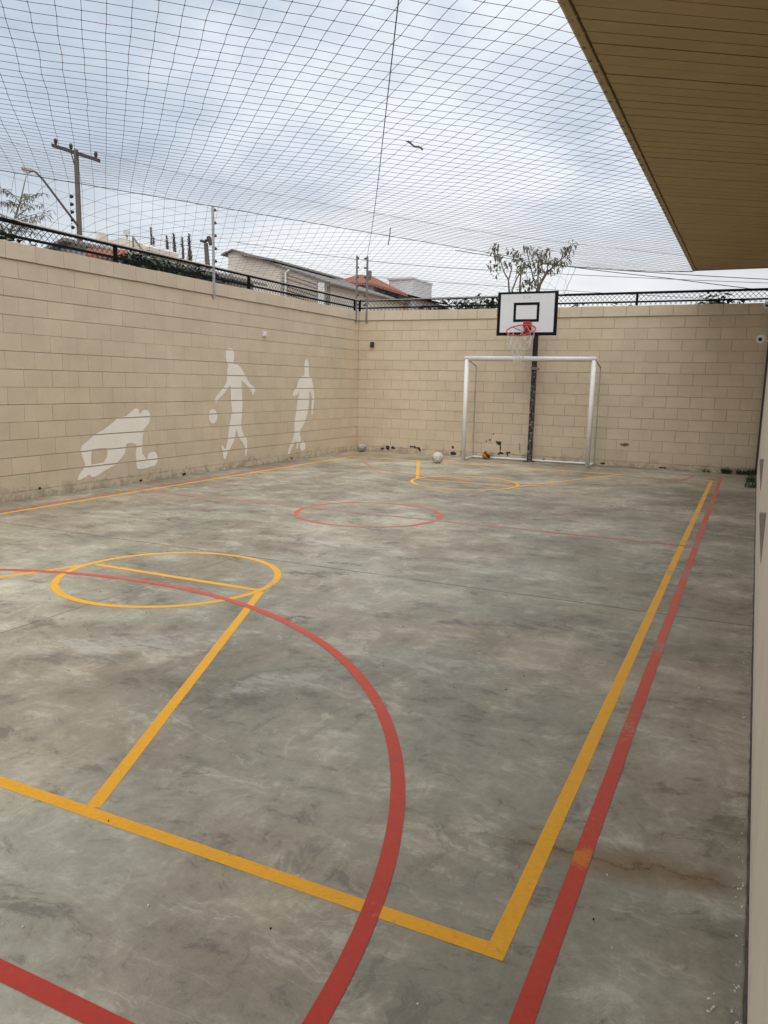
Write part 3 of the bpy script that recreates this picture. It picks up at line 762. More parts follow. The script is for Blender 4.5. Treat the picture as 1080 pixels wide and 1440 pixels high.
b.build('support_arm', M['board_black'], h)
b = MB(); b.box(bx0, by, bz0, bx1, by+.03, bz1); bo = b.build('backboard', M['board'], h, bevel=.003)
b = MB(); bw_ = .05; e_ = .003
b.box(bx0-.004, by-e_, bz0-.004, bx1+.004, by+.032, bz0+bw_); b.box(bx0-.004, by-e_, bz1-bw_+.018, bx1+.004, by+.032, bz1+.004)
b.box(bx0-.004, by-e_, bz0+bw_, bx0+bw_, by+.032, bz1-bw_+.018); b.box(bx1-bw_, by-e_, bz0+bw_, bx1+.004, by+.032, bz1-bw_+.018)
b.build('border', M['board_black'], bo)
b = MB(); tx0, tx1, tz0, tz1 = -3.935, -3.475, 2.545, 2.875; tw = .045
b.box(tx0, by-e_, tz0, tx1, by+.001, tz0+tw); b.box(tx0, by-e_, tz1-tw, tx1, by+.001, tz1); b.box(tx0, by-e_, tz0+tw, tx0+tw, by+.001, tz1-tw); b.box(tx1-tw, by-e_, tz0+tw, tx1, by+.001, tz1-tw)
b.build('target_square', M['board_black'], bo)
for x in (-3.755, -3.66):
    b = MB(); b.tube([(x, by-.004, 2.965), (x, by+.001, 2.965)], .012, 10); b.build('bolt', M['grey_metal'], bo)
rc = Vector((-3.675, by-.15-.245, 2.375)); tilt = R_(-25)
rr_ = .245
def rim_pt(a, r=rr_, dz=0):
    v = Vector((r*math.cos(a), r*math.sin(a), dz)); v = Matrix.Rotation(-tilt, 3, 'X') @ v
    return rc + v
b = MB(); b.tube([rim_pt(2*math.pi*i/40) for i in range(41)], .0115, 8, cap=False)
ri = b.build('rim', M['rim_red'], h, smooth=True)
b = MB()
mx = rc.x+.015
top = rim_pt(math.pi/2)
b.box(mx-.062, by-.115, 2.44, mx+.062, by-.0035, 2.545)
b.box(mx-.062, by-.016, 2.40, mx+.062, by-.0035, 2.44)
b.quad((mx-.05, by-.11, 2.44), (mx+.05, by-.11, 2.44), (mx+.05, by-.02, 2.33), (mx-.05, by-.02, 2.33))
b.build('bracket', M['rim_red'], ri, bevel=.004)
b = MB()
for sx in (-1, 1): b.tube([(mx+sx*.05, by-.02, 2.36), rim_pt(math.pi/2-sx*.9)], .007, 6)
b.build('brace', M['rim_red'], ri)
nb = MB(); NS, NR = 9, 6
def netp(i, j):
    t = j/NR; a = 2*math.pi*(i + .5*(j % 2))/NS
    r = rr_*(1-.62*min(1, t*1.35)) + .012*math.sin(i*2.3+j)
    p0 = rim_pt(a, rr_-.012, -.012)
    zz = p0.z*(1-t) + (1.84 + .02*math.sin(i*1.7))*t if t else p0.z
    cx = rc.x - .02*t + .01*math.sin(j*1.3); cy = rc.y - .02*t
    k = min(1, t*1.6)
    return Vector((p0.x*(1-k)+(cx+r*math.cos(a))*k, p0.y*(1-k)+(cy+r*math.sin(a))*k, zz))
for j in range(NR):
    for i in range(NS):
        a = netp(i, j)
        for ii in ((i, i-1) if j % 2 == 0 else (i, i+1)):
            q = netp(ii % NS, j+1); mid_ = (a+q)/2; mid_.z -= .006
            nb.tube([a, mid_, q], .0036, 4, cap=False)
nb.build('net', M['net_white'], h)

# ------------------------------------------------------------------ balls
def ball(x, y, r, mat, label, sz=1, squash=None):
    b = MB(); b.sphere((0, 0, 0), r, 28, 18, sz)
    o = b.build('ball', mat, smooth=True); o.location = (x, y, r*sz-.002); o.rotation_euler = (.5, .3, .8) if not squash else (0, 0, .4)
    if squash:
        for v in o.data.vertices:
            v.co.x *= 1+.12*math.sin(v.co.z*30); v.co.z -= .15*r*max(0, v.co.z/r)*(1+math.cos(v.co.y*25))
    return tag(o, label, 'ball', 'balls left on the court')
ball(-5.12, 13.14, .105, M['ball_white'], 'scuffed white football left of the goal')
ball(-4.60, 14.44, .082, M['ball_yellow'], 'small yellow and maroon ball inside the goal by its rear bar')
ball(-7.30, 14.36, .10, M['ball_grey'], 'grey worn ball sagging in the far left corner', .95, True)

# ------------------------------------------------------------------ overhead net and its cables
CL, CK = Vector((-7.53, 6.10)), Vector((-3.20, 14.64))
cd = (CK-CL).normalized(); cn = Vector((cd.y, -cd.x))           # cn points to the court side
X0, X1, Y0, Y1 = -7.54, -1.085, -1.2, 14.66
ZH = 3.60
def netz(x, y):
    d = (Vector((x, y))-CL).dot(cn)
    if d >= 0:
        k = min(1, d/3.2); z = ZH - .12*(k*k*(3-2*k))
        e = min(1, max(0, (x+2.9)/(2.9-1.085))); z = z*(1-e) + 3.435*e
        z -= .035*math.sin(math.pi*min(1, max(0, (x+7.5)/6.4)))*min(1, d/1.5)
        if y > 13.6 and x > -3.2: pass
        return z
    dw = max(0, min(x-X0, Y1-y)); dc = -d
    t = dw/(dw+dc+1e-6)
    return 3.115 + (ZH-3.115)*t**.92 - .05*math.sin(math.pi*t)*min(1, dw)
P = .1345
ua, va = Vector((math.sqrt(.5), math.sqrt(.5))), Vector((-math.sqrt(.5), math.sqrt(.5)))
anch = Vector((-3.66, 3.57)); 
def nxy(i, j):
    b0 = anch + ua*(P*i) + va*(P*j)
    jx = mnoise.noise(Vector((i*.37, j*.37, 1.7)))*.009 + mnoise.noise(Vector((i*.9, j*.9, 8.3)))*.006
    jy = mnoise.noise(Vector((i*.37, j*.37, 5.1)))*.009 + mnoise.noise(Vector((i*.9, j*.9, 2.2)))*.006
    return b0.x+jx, b0.y+jy
def nz(x, y, i, j): return netz(x, y) + mnoise.noise(Vector((i*.21, j*.21, 3.3)))*.012 + mnoise.noise(Vector((i*1.1, j*1.1, .3)))*.004
inside = lambda x, y: X0 < x < X1 and Y0 < y < Y1
nn = MB(); kn = MB(); cache = {}
def node(i, j):
    if (i, j) not in cache:
        x, y = nxy(i, j); cache[(i, j)] = (x, y, inside(x, y))
    return cache[(i, j)]
def border(pin, pout):
    t = 1.0
    for ax, lo_, hi_ in ((0, X0, X1), (1, Y0, Y1)):
        d = pout[ax]-pin[ax]
        if pout[ax] < lo_: t = min(t, (lo_-pin[ax])/d)
        if pout[ax] > hi_: t = min(t, (hi_-pin[ax])/d)
    return pin[0]+(pout[0]-pin[0])*t, pin[1]+(pout[1]-pin[1])*t
NI = 110
ends = []
for fam in (0, 1):
    for a in range(-NI, NI):
        run = []
        for c in range(-NI, NI+1):
            i, j = (c, a) if fam == 0 else (a, c)
            x, y, ins = node(i, j)
            if ins:
                if not run and c > -NI:
                    pi, pj = (c-1, a) if fam == 0 else (a, c-1)
                    q = border((x, y), node(pi, pj)[:2]); run.append((q[0], q[1], netz(*q)))
                run.append((x, y, nz(x, y, i, j)))
                # extra mid vertex keeps the string on the drape where it bends at the cable
            elif run:
                pi, pj = (c-1, a) if fam == 0 else (a, c-1)
                q = border(node(pi, pj)[:2], (x, y)); run.append((q[0], q[1], netz(*q)))
                nn.tube(run, .0019, 3, cap=False); run = []
        if len(run) > 1: nn.tube(run, .0019, 3, cap=False)
for (i, j), (x, y, ins) in cache.items():
    if ins:
        kn.octa((x, y, nz(x, y, i, j)), .0052, sx=1.1, sz=.8)
net = empty('overhead_net', (-4.3, 7, 3.4), 'dark twine safety net with square mesh stretched over the whole court', 'net')
nn.build('mesh', M['twine'], net); kn.build('knots', M['twine'], net)
hem = MB()
hem.tube([(X0, y, netz(X0+.001, y)) for y in [6.12+i*.25 for i in range(35)] if y < Y1], .008, 6)
hem.tube([(x, Y1, netz(x, Y1-.001)) for x in [X0+.02+i*.2 for i in range(33)] if x < X1], .007, 6)
hem.build('hem_rope', M['net_white'], net)
# hooks that tie the net to the eave trim
for k in range(60):
    y = 1.2+k*.225; hk = MB()
    hk.tube([(X1, y, 3.436), (X1+.03, y+.012, 3.442)], .003, 4)
    hk.build('hook', M['net_white'], net)
def cable(pts, r, label, n=24):
    b = MB(); b.tube(pts, r, 6)
    o = b.build('support_cable', M['cable'], ); return tag(o, label, 'cable', 'steel cables that carry the overhead net')
cable([(CL.x+(CK.x-CL.x)*i/20, CL.y+(CK.y-CL.y)*i/20, ZH+.004-.02*math.sin(math.pi*i/20)*0) for i in range(21)], .0045, 'thin steel cable slanting across the net from above the left wall to the far wall')
A_, B_ = Vector((-1.09, 2.52)), Vector((-7.39, 14.63)); pts = []
for i in range(41):
    t = i/40; p = A_.lerp(B_, t); d = (p-CL).dot(cn)
    z = netz(p.x, p.y)-.006 if d >= 0 else ZH + (3.97-ZH)*min(1, -d/(-((B_-CL).dot(cn))))
    pts.append((p.x, p.y, z))
cable(pts, .0036, 'dark steel cable running from the far left corner post overhead to the eave')
cable([(-3.20+(X1+3.2)*i/14, 14.655, ZH+(3.44-ZH)*i/14 - .03*math.sin(math.pi*i/14)+.004) for i in range(15)], .004, 'thin cable along the net edge above the far wall, right of the backboard')
# a twig caught on the net and a short rod hanging near the cables
a, c = W(571, 201, 'z', 3.475), W(594, 212, 'z', 3.48)
b = MB(); pts = [a.lerp(c, i/8) + Vector((0, 0, .012 + .008*math.sin(i*1.2))) for i in range(9)]
b.tube(pts, [.004+.003*((i*7) % 3) for i in range(9)], 6)
for i in range(1, 8): b.octa(tuple(pts[i]), .011, sx=1.2)
tag(b.build('dry_twig', M['bark']), 'short dark dry twig lying on the net left of the eave', 'twig')
b = MB(); q0, q1 = W(549, 320, 'y', 10.9), W(546, 345, 'y', 10.9); b.tube([q0, (q0+q1)/2+Vector((.004, 0, 0)), q1], .007, 6)
tag(b.build('turnbuckle_rod', M['cable']), 'short dark rod upright on the net cable near the corner posts', 'rod')

# ------------------------------------------------------------------ vegetation
def leaf(mb, c, L, wd, rnd, droop=.5, t=None):
    az = rnd.uniform(0, 2*math.pi); el = -droop + rnd.uniform(-.6, .6)
    d = Vector((math.cos(az)*math.cos(el), math.sin(az)*math.cos(el), math.sin(el)))
    s = d.cross(Vector((0, 0, 1)))
    if s.length < .1: s = Vector((1, 0, 0))
    s.normalize(); s = (s + Vector((0, 0, rnd.uniform(-.6, .6)))).normalized()*wd/2
    b = c + d*L*.5; e = c + d*L - Vector((0, 0, L*.15))
    n = len(mb.v); mb.v += [tuple(c), tuple(b+s), tuple(e), tuple(b-s)]
    mb.face((n, n+1, n+2, n+3), rnd.random() if t is None else max(0, min(1, t+rnd.uniform(-.25, .25))))
def clump(mb, c, r, n, L, wd, rnd, droop=.5, flat=1):
    base = rnd.random()
    for _ in range(n):
        while True:
            v = Vector((rnd.uniform(-1, 1), rnd.uniform(-1, 1), rnd.uniform(-1, 1)))
            if v.length < 1: break
        v.z *= flat; leaf(mb, c+v*r, L*rnd.uniform(.6, 1.2), wd*rnd.uniform(.7, 1.2), rnd, droop, base)
# tree behind the backboard
rnd = random.Random(11)
ty = 19.5
tr = empty('young_tree', tuple(W(735, 408, 'y', ty)[:2]) + (0,), 'sparse young tree with drooping leaf clusters rising above the backboard', 'tree')
def Z6(zx, zy, y): return W(640+zx/6, 330+zy/6, 'y', y)
tk = MB()
root = Vector((W(738, 430, 'y', ty).x, ty, 0)); fork = Vector((W(738, 430, 'y', ty).x+.1, ty, 2.6))
tk.tube([root, (root+fork)/2+Vector((.05, .03, 0)), fork], [.09, .08, .06], 10)
stems = [[(455, 470), (450, 380), (415, 320), (375, 200), (350, 120)], [(455, 470), (450, 385), (475, 300), (480, 250)], [(480, 470), (520, 370), (560, 300)], [(545, 470), (550, 380), (560, 300), (555, 190)], [(690, 460), (720, 400), (775, 310), (790, 200)], [(700, 450), (660, 370), (640, 280), (600, 120)], [(720, 420), (770, 330), (860, 240), (930, 180), (980, 80)], [(700, 450), (700, 330), (700, 230), (740, 130)], [(700, 460), (640, 430), (625, 370)]]
for st in stems:
    dy = rnd.uniform(-.35, .35)
    pts = [fork] + [Z6(a, c, ty+dy*k/len(st)) for k, (a, c) in enumerate(st)]
    tk.tube(pts, [.045] + [.024*(1-.7*k/len(st)) for k in range(len(st))], 6)
tk.build('trunk', M['bark'], tr)
cr = MB()
for zx, zy, n in [(350,90,16),(330,140,16),(370,175,20),(300,250,14),(350,262,14),(440,240,16),(345,325,6),(470,125,8),(500,150,10),(540,160,16),(520,195,18),(600,100,16),(560,240,18),(620,250,20),(540,300,18),(590,285,16),(660,130,14),(700,150,20),(770,130,20),(740,190,24),(680,185,14),(700,230,22),(790,220,20),(720,280,20),(780,290,16),(680,310,12),(850,220,16),(890,240,16),(920,235,12),(930,150,16),(920,120,8),(970,110,14),(1000,60,8),(945,190,10),(850,300,8),(620,370,14),(660,390,12),(640,420,10),(600,385,10),(700,345,8),(550,455,8),(620,455,6)]:
    clump(cr, Z6(zx, zy, ty+rnd.uniform(-.45, .45)), .125, int(n*1.25), .135, .048, rnd, .75, .85)
cr.build('crown', M['leaf'], tr)
# bushes beyond the far wall
def bush(name, cx, cy, top, wid, n, mat, label, cat='bush', group='bushes beyond the far wall', L=.22, seed=1):
    rnd = random.Random(seed)
    e = empty(name, (cx, cy, 0), label, cat, group)
    st = MB()
    for k in range(6):
        a = rnd.uniform(0, 6.28); r = rnd.uniform(.2, .42)*wid
        st.tube([(cx+.05*math.cos(a), cy+.05*math.sin(a), -.1), (cx+r*.5*math.cos(a), cy+r*.5*math.sin(a), top*.55), (cx+r*math.cos(a), cy+r*math.sin(a), top*.93)], [.05, .035, .012], 6)
    st.build('stem', M['bark'], e)
    fo = MB()
    for k in range(n):
        a = rnd.uniform(0, 6.28); rr = math.sqrt(rnd.random())*wid/2
        hgt = top*(1-.06*(rr/(wid/2))**2) + .05 - rnd.random()**1.5*1.1
        hgt += .22*mnoise.noise(Vector((math.cos(a)*rr*2+seed, math.sin(a)*rr*2, 3)))
        clump(fo, Vector((cx+rr*math.cos(a), cy+rr*math.sin(a), hgt-.15)), .2, 12, L, L*.42, rnd, .2)
    fo.build('foliage', mat, e)
def bpos(px, py, y): p = W(px, py, 'y', y); return p
for i, (px, py, y, wd, lab) in enumerate([(632, 424, 18.5, 1.5, 'low dark bush beyond the far wall right of the red-roofed house'),
        (668, 412, 19.0, .9, 'wispy bush with a tall loose top beyond the far wall'), (695, 417, 18.0, 1.2, 'dense dark bush against the left edge of the backboard'),
        (800, 427, 18.0, 1.3, 'low bush just right of the backboard, barely above the wall'), (872, 429, 19, .9, 'faint low bush right of the second fence post'),
        (1018, 413, 18.0, 1.2, 'dark rounded bush at the far right beyond the fence')]):
    p = bpos(px, py, y)
    bush('bush', p.x, y, p.z, wd, 70 if i != 1 else 30, M['leaf_dark'], lab, seed=20+i)
p = bpos(668, 398, 19); 
# hedge and trees beyond the left wall
def bar_tree(name, cx, cy, top, wid, n, mat, label, seed, L=.22): bush(name, cx, cy, top, wid, n, mat, label, 'tree', 'trees beyond the left wall', L, seed)
rnd = random.Random(31)
ft = empty('feathery_tree', (-14.6, 11.6, 0), 'grey feathery tree with arching fronds at the left edge', 'tree')
ty = 11.6
base = W(8, 345, 'y', ty)
tk = MB(); tk.tube([(base.x, ty, 0), (base.x+.05, ty, 1.6), (base.x, ty, base.z)], [.14, .11, .06], 10)
tip = W(37, 247, 'y', ty); kk = W(15, 325, 'y', ty); tk.tube([base, kk, W(28, 285, 'y', ty), tip], [.05, .03, .018, .008], 6)
fr = MB()
fronds = [((28, 285), (48, 272), (62, 271)), ((28, 285), (10, 262), (2, 266)), ((20, 310), (38, 288), (60, 287)), ((20, 310), (50, 300), (75, 296)), ((18, 318), (45, 302), (70, 303)), ((22, 300), (8, 280), (-8, 283)),
          ((18, 318), (30, 305), (52, 310)), ((18, 318), (5, 295), (-12, 300)), ((30, 275), (40, 268), (36, 282)), ((15, 325), (40, 315), (62, 318)), ((15, 325), (25, 310), (45, 322)), ((15, 325), (0, 310), (-14, 312)), ((25, 292), (32, 280), (44, 292)), ((25, 292), (14, 276), (5, 285)), ((15, 325), (35, 322), (58, 330)), ((15, 325), (2, 318), (-15, 325))]
for fi, (a, m_, e_) in enumerate(fronds):
    dy = rnd.uniform(-.8, .8)
    A, Bm, E = W(*a, 'y', ty), W(*m_, 'y', ty+dy*.6), W(*e_, 'y', ty+dy)
    pts = [(A.lerp(Bm, t)).lerp(Bm.lerp(E, t), t) for t in [k/14 for k in range(15)]]
    tk.tube(pts, [.011*(1-.75*k/14) for k in range(15)], 4)
    for k in range(2, 15):
        for s_ in range(3):
            leaf(fr, pts[k]+Vector((rnd.uniform(-.03, .03), rnd.uniform(-.03, .03), rnd.uniform(-.02, .02))), .13, .022, rnd, .55)
tk.build('trunk', M['bark_pale'], ft); fr.build('crown', M['leaf_grey'], ft)
p = bpos(18, 322, 9.6); bush('bush', p.x, 9.6, p.z, 1.3, 60, M['leaf_dark'], 'dark leafy bush behind the fence at the left edge', group='plants beyond the left wall', seed=41)
# dark hedge seen through the left fence
hg = MB(); rnd = random.Random(8)
h0, h1 = W(176, 349, 'x', -11.2), W(306, 385, 'x', -11.2)
for k in range(300):
    p = h0.lerp(h1, rnd.random())
    clump(hg, p + Vector((rnd.uniform(-.3, .3), 0, .06*mnoise.noise(Vector((p.y*2.5, 0, 0))) - .12 - .6*rnd.random()**1.2)), .16, 12, .15, .07, rnd, .3)
he = empty('hedge', (-11.2, (h0.y+h1.y)/2, 0), 'dark clipped hedge seen through the left chain-link fence', 'hedge')
hg.build('foliage', M['leaf_dark'], he)
b = MB()
for k in range(10):
    p = h0.lerp(h1, (k+.5)/10); b.tube([(p.x+.1*math.sin(k), p.y, -.1), (p.x, p.y, p.z-.4)], [.05, .03], 6)
b.build('stem', M['bark'], he)
# thin cypress spires
cy_labels = ['tallest bare thin spire, leftmost of the far spires', 'short thin spire close beside the tallest', 'slim cypress spire third from the left', 'broad cypress spire, fourth from the left', 'thinnest spire between the two broad cypresses', 'broad cypress spire nearest the pale fence post']
for i, (px, pt, pb, wpx) in enumerate([(213, 322, 352, 1.6), (216.5, 336, 353, 1.8), (235, 333, 354, 3.0), (245, 331, 357, 5.0), (257, 336, 360, 2.8), (266.5, 331, 362, 5.4)]):
    y = 45 + .7*i; T = W(px-.8, pt, 'y', y); Bt = W(px+.6, pb, 'y', y)
    e = empty('cypress_tree', (Bt.x, y, 0), cy_labels[i], 'cypress', 'thin cypress spires far beyond the left wall')
    wr = wpx/19/2
    k = MB(); k.tube([(Bt.x, y, -.1), (Bt.x, y, Bt.z), (T.x, y, T.z-.1)], [wr*.6+.05, wr*.5+.03, .02], 6); k.build('trunk', M['bark'], e)
    q = MB(); rnd = random.Random(60+i); L = T.z - 5
    n = int(260 + 260*wpx)
    for _ in range(n):
        t = rnd.random(); z = 5 + L*t; f = (T.z-z)/max(.5, T.z-Bt.z)
        r = wr*min(2.2, f)**.8*rnd.random()**.5*(1+.25*math.sin(z*5+i)); a = rnd.uniform(0, 6.28)
        c = Vector((Bt.x+(T.x-Bt.x)*max(0, 1-f) + r*math.cos(a), y + r*math.sin(a), z))
        leaf(q, c, .22, .07, rnd, -1.1)
    q.build('crown', M['cypress'], e)
# weeds in the far right corner
def weed(x, y, hgt, n, label, seed):
    rnd = random.Random(seed); mb = MB()
    for _ in range(n):
        a = rnd.uniform(0, 6.28); L = hgt*rnd.uniform(.5, 1.1); lean = rnd.uniform(.1, .8)
        c = Vector((x+rnd.uniform(-.07, .07), y+rnd.uniform(-.05, .02), .001)); d = Vector((math.cos(a)*lean, math.sin(a)*lean-.15, 1)).normalized()
        s = Vector((-math.sin(a), math.cos(a), 0))*hgt*.07
        mb.quad(c-s, c+s, c+d*L*.6+s*.8, c+d*L*.6-s*.8, rnd.random()); mb.poly([c+d*L*.6-s*.8, c+d*L*.6+s*.8, c+d*L+Vector((d.x, d.y, -.3))*L*.2], rnd.random())
    o = mb.build('weed', M['weed']); o.data.transform(Matrix.Translation((-x, -y, 0))); o.location = (x, y, 0)
    return tag(o, label, 'weed', 'weeds in the far right corner')
weed(-.30, YB-.04, .15, 50, 'tuft of weeds at the foot of the far wall beyond the red line end', 1)
weed(-.06, YB-.04, .13, 42, 'small weed tuft between the larger tuft and the corner', 2)
weed(.10, YB-.06, .15, 45, 'weed tuft in the far right corner itself', 3)
weed(.10, 13.45, .15, 30, 'upper weed clump along the foot of the right wall', 4)
weed(.095, 12.75, .13, 26, 'lower weed clump along the foot of the right wall', 5)
weed(-.62, YB-.03, .07, 18, 'sparse low weed at the wall foot near the red arc end', 6)

# ------------------------------------------------------------------ street furniture and houses beyond
# utility pole
up = empty('utility_pole', (W(112, 332, 'y', 22).x, 22, 0), 'tall ladder-slotted concrete utility pole with a slanted crossarm', 'utility pole')
bx = W(112, 332, 'y', 22).x; tz = W(112, 210, 'y', 22).z
ax_ = math.atan2(22, bx)
mt = Matrix.Translation((bx, 22, 0)) @ Matrix.Rotation(math.atan2(bx, -22)*-1, 4, 'Z')
mt = Matrix.Translation((bx, 22, 0)) @ Matrix.Rotation(R_(46), 4, 'Z')
b = MB()
b.tube([(bx, 22, -.1), (bx, 22, tz*.5), (bx, 22, tz)], [.125, .105, .085], 10)
b.build('pole', M['concrete'], up)
a, c = W(84, 208, 'y', 22), W(131.5, 223, 'y', 22); a.y -= .35; c.y += .3
b = MB(); d = (c-a).normalized(); s = Vector((0, 0, .06)); s2 = d.cross(Vector((0, 0, 1))).normalized()*.05
n = 0
for p in (a, c):
    for q in (-s-s2, -s+s2, s+s2, s-s2): b.v.append(tuple(p+q))
for q in ((0,3,2,1),(4,5,6,7),(0,1,5,4),(1,2,6,5),(2,3,7,6),(3,0,4,7)): b.face(q)
xa = b.build('crossarm', M['wood'], up)
for t in (.08, .40, .92):
    p = a.lerp(c, t); b = MB(); b.tube([p+Vector((0, 0, .05)), p+Vector((0, 0, .14)), p+Vector((0, 0, .2)), p+Vector((0, 0, .27))], [.03, .06, .07, .04], 8); b.build('insulator', M['plastic_black'], xa)
b = MB(); b.tube([a.lerp(c, .4)-Vector((0, 0, .05)), Vector((bx, 22, tz-.85))], .02, 6); b.build('brace', M['wood'], up)
for i in range(5):
    z = W(112, 277, 'y', 22).z - .27*i; b = MB(); b.tube([mt @ Vector((-.15, 0, z)), mt @ Vector((-.24, 0, z)), mt @ Vector((-.28, 0, z))], [.03, .075, .05], 8); b.build('insulator', M['plastic_black'], up)
# street lamp on the pole
sl = empty('street_lamp', tuple(W(110, 318, 'y', 22)), 'street lamp on a long slanting arm fixed to the utility pole', 'street lamp')
p0, p1, p2, p3 = W(109, 317, 'y', 21.9), W(60, 252, 'y', 21.6), W(50, 242, 'y', 21.5), W(42, 239, 'y', 21.45)
b = MB(); b.tube([p0, p0.lerp(p1, .5), p1, p2, p3], [.042, .04, .038, .036, .034], 10); b.build('arm', M['wood'], sl)
q0, q1 = W(46, 240.5, 'y', 21.47), W(30, 236, 'y', 21.3); d = (q1-q0)
b = MB(); b.tube([q0, q0+d*.2, q0+d*.5, q0+d*.85, q1], [.04, .085, .10, .085, .03], 12); b.build('lamp_head', M['lamp_grey'], sl, smooth=True)
b = MB(); b.tube([q0+d*.3-Vector((0, 0, .07)), q0+d*.8-Vector((0, 0, .07))], [.06, .06], 10); b.build('lens', M['plastic_white'], sl)
# short pole with a fitting
fp = empty('transformer_pole', (W(291, 380, 'y', 27).x, 27, 0), 'short stout pole with a crooked crosspiece left of the pale fence post', 'pole')
t0, t1 = W(292.5, 380, 'y', 27), W(289.5, 342, 'y', 27)
b = MB(); b.tube([(t0.x, 27, -.1), t0, t1], [.14, .11, .09], 10); b.build('pole', M['concrete'], fp)
b = MB(); b.tube([W(282, 338.5, 'y', 27), W(288, 340, 'y', 27), W(296, 334.5, 'y', 27)], [.05, .06, .07], 8); b.tube([W(293, 333, 'y', 27), W(297, 344, 'y', 27)], .09, 8); b.build('crosspiece', M['wood'], fp)

# power lines
def pline(pts, lab, r=.010):
    b = MB(); P3 = [Vector(p) for p in pts]; out = []
    for a, c in zip(P3[:-1], P3[1:]):
        L = (c-a).length
        for k in range(12): t = k/12; out.append(a.lerp(c, t) - Vector((0, 0, .004*L*4*t*(1-t))))
    out.append(P3[-1]); b.tube(out, r, 5)
    o = b.build('power_line', M['cable']); tag(o, lab, 'power line', 'power lines beyond the walls')
pline([W(480, 385, 'y', 36), W(712, 403, 'y', 36), W(1180, 428, 'y', 36)], 'lowest wire in the sky, just over the red-roofed house')
pline([W(640, 352, 'y', 34), W(800, 375, 'y', 34), W(938, 391, 'y', 34), W(1200, 422, 'y', 34)], 'wire sloping down to the right behind the leafy tree', .016)
pline([W(330, 340, 'y', 30), W(521, 367, 'y', 30), W(610, 375, 'y', 30), W(1200, 402, 'y', 30)], 'wire passing just above the corner posts')
pline([W(760, 371, 'y', 38), W(930, 384, 'y', 38), W(1200, 398, 'y', 38)], 'upper wire sloping under the eave at the right', .018)
pline([a.lerp(c, .92)+Vector((0, 0, .26)), W(330, 262, 'y', 24), W(700, 330, 'y', 30), W(1100, 372, 'y', 36)], 'highest wire, leaving the right end of the crossarm', .006)
pline([Vector((bx, 22, W(112, 325, 'y', 22).z)), W(200, 333, 'y', 26), W(300, 352, 'y', 30)], 'short low wire from the utility pole over the rooftops')

# houses
def gable(name, label, prof, y0, y1, wallm, roofm, oh=.3, th=.12, wall_in=.3):
    """prof: left eave, ridge, right eave as (x, z); gable end faces the court"""
    (xa, za), (xr, zr), (xb, zb) = prof
    e = empty(name, ((xa+xb)/2, y0, 0), label, 'house', 'houses beyond the walls')
    sl1 = (zr-za)/(xr-xa); sl2 = (zb-zr)/(xb-xr)
    b = MB(); l, r = xa+wall_in, xb-wall_in
    b.prism([(l, -.1), (r, -.1), (r, zb-sl2*wall_in-th), (xr, zr-th), (l, za+sl1*wall_in-th)], y0, y1); b.build('wall', wallm, e)
    b = MB()
    b.prism([(xa, za-th), (xr, zr-th+.004), (xr, zr), (xa, za)], y0-oh, y1+oh)
    b.prism([(xr, zr-th+.004), (xb, zb-th), (xb, zb), (xr, zr)], y0-oh, y1+oh)
    b.build('roof', roofm, e)
    return e
def XZ(px, py, y): p = W(px, py, 'y', y); return (p.x, p.z)
# A: dark gable close behind the left wall
y = 13.2
hA = gable('house', 'low grey house with a dark gable and red tiled lean-to right under the utility pole', (XZ(62, 357, y), XZ(101, 336.5, y), XZ(182, 357, y)), y, y+5, M['render_grey'], M['tile_grey'], .25, .07, .28)
a0, a1 = W(122, 352, 'y', y-.6), W(176, 354, 'y', y-.6)
b = MB(); q0, q1 = W(120, 357.5, 'y', y-.9), W(182, 361.5, 'y', y-.9)
u0, u1 = W(123, 347, 'y', y-.1), W(180, 352, 'y', y-.1)
b.poly([q0, q1, u1, u0]); b.poly([q0-Vector((0,0,.05)), u0-Vector((0,0,.05)), u1-Vector((0,0,.05)), q1-Vector((0,0,.05))]); b.quad(q0, q0-Vector((0,0,.05)), q1-Vector((0,0,.05)), q1)
b.build('lean_to_roof', M['tile_red'], hA)
b = MB(); b.box(q0.x+.15, y-.88, -.1, q1.x-.1, y-.82, q1.z-.09); b.build('lean_to_wall', M['render_grey'], hA)
# B: flat building with a chimney and a dish mast
y = 21
xa, za = XZ(150, 338, y); xb, zb = XZ(206, 346, y)
hB = empty('house', ((xa+xb)/2, y, 0), 'pale flat-roofed house with a chimney and rooftop mast beside the utility pole', 'house', 'houses beyond the walls')
b = MB(); b.prism([(xa, -.1), (xb, -.1), XZ(206, 346, y), XZ(196, 341.5, y), XZ(175, 335.5, y), XZ(152, 337, y)], y, y+1.6); b.build('wall', M['render_beige'], hB)
b = MB(); p, q = W(142.3, 328, 'y', y+.5), W(146.8, 341, 'y', y+.5); b.box(p.x, y+.3, q.z-3, q.x, y+.7, p.z); b.build('chimney', M['render_beige'], hB)
p, q = W(187, 333, 'y', y-.2), W(187, 352, 'y', y-.2); q2 = W(201, 353, 'y', y-.2)
b = MB(); b.tube([p, q-Vector((0, 0, .6))], .03, 6); b.tube([p, q2], .03, 6); b.build('mast', M['dark_post'], hB)
p = W(178.5, 330, 'y', y+1); b = MB(); b.tube([p-Vector((0, 0, 1.0)), p], .025, 6)
dn = Vector((.5, -.6, .62)).normalized()
b.tube([p, p+dn*.05, p+dn*.10], [.03, .10, .13], 12); b.build('satellite_dish', M['lamp_grey'], hB)
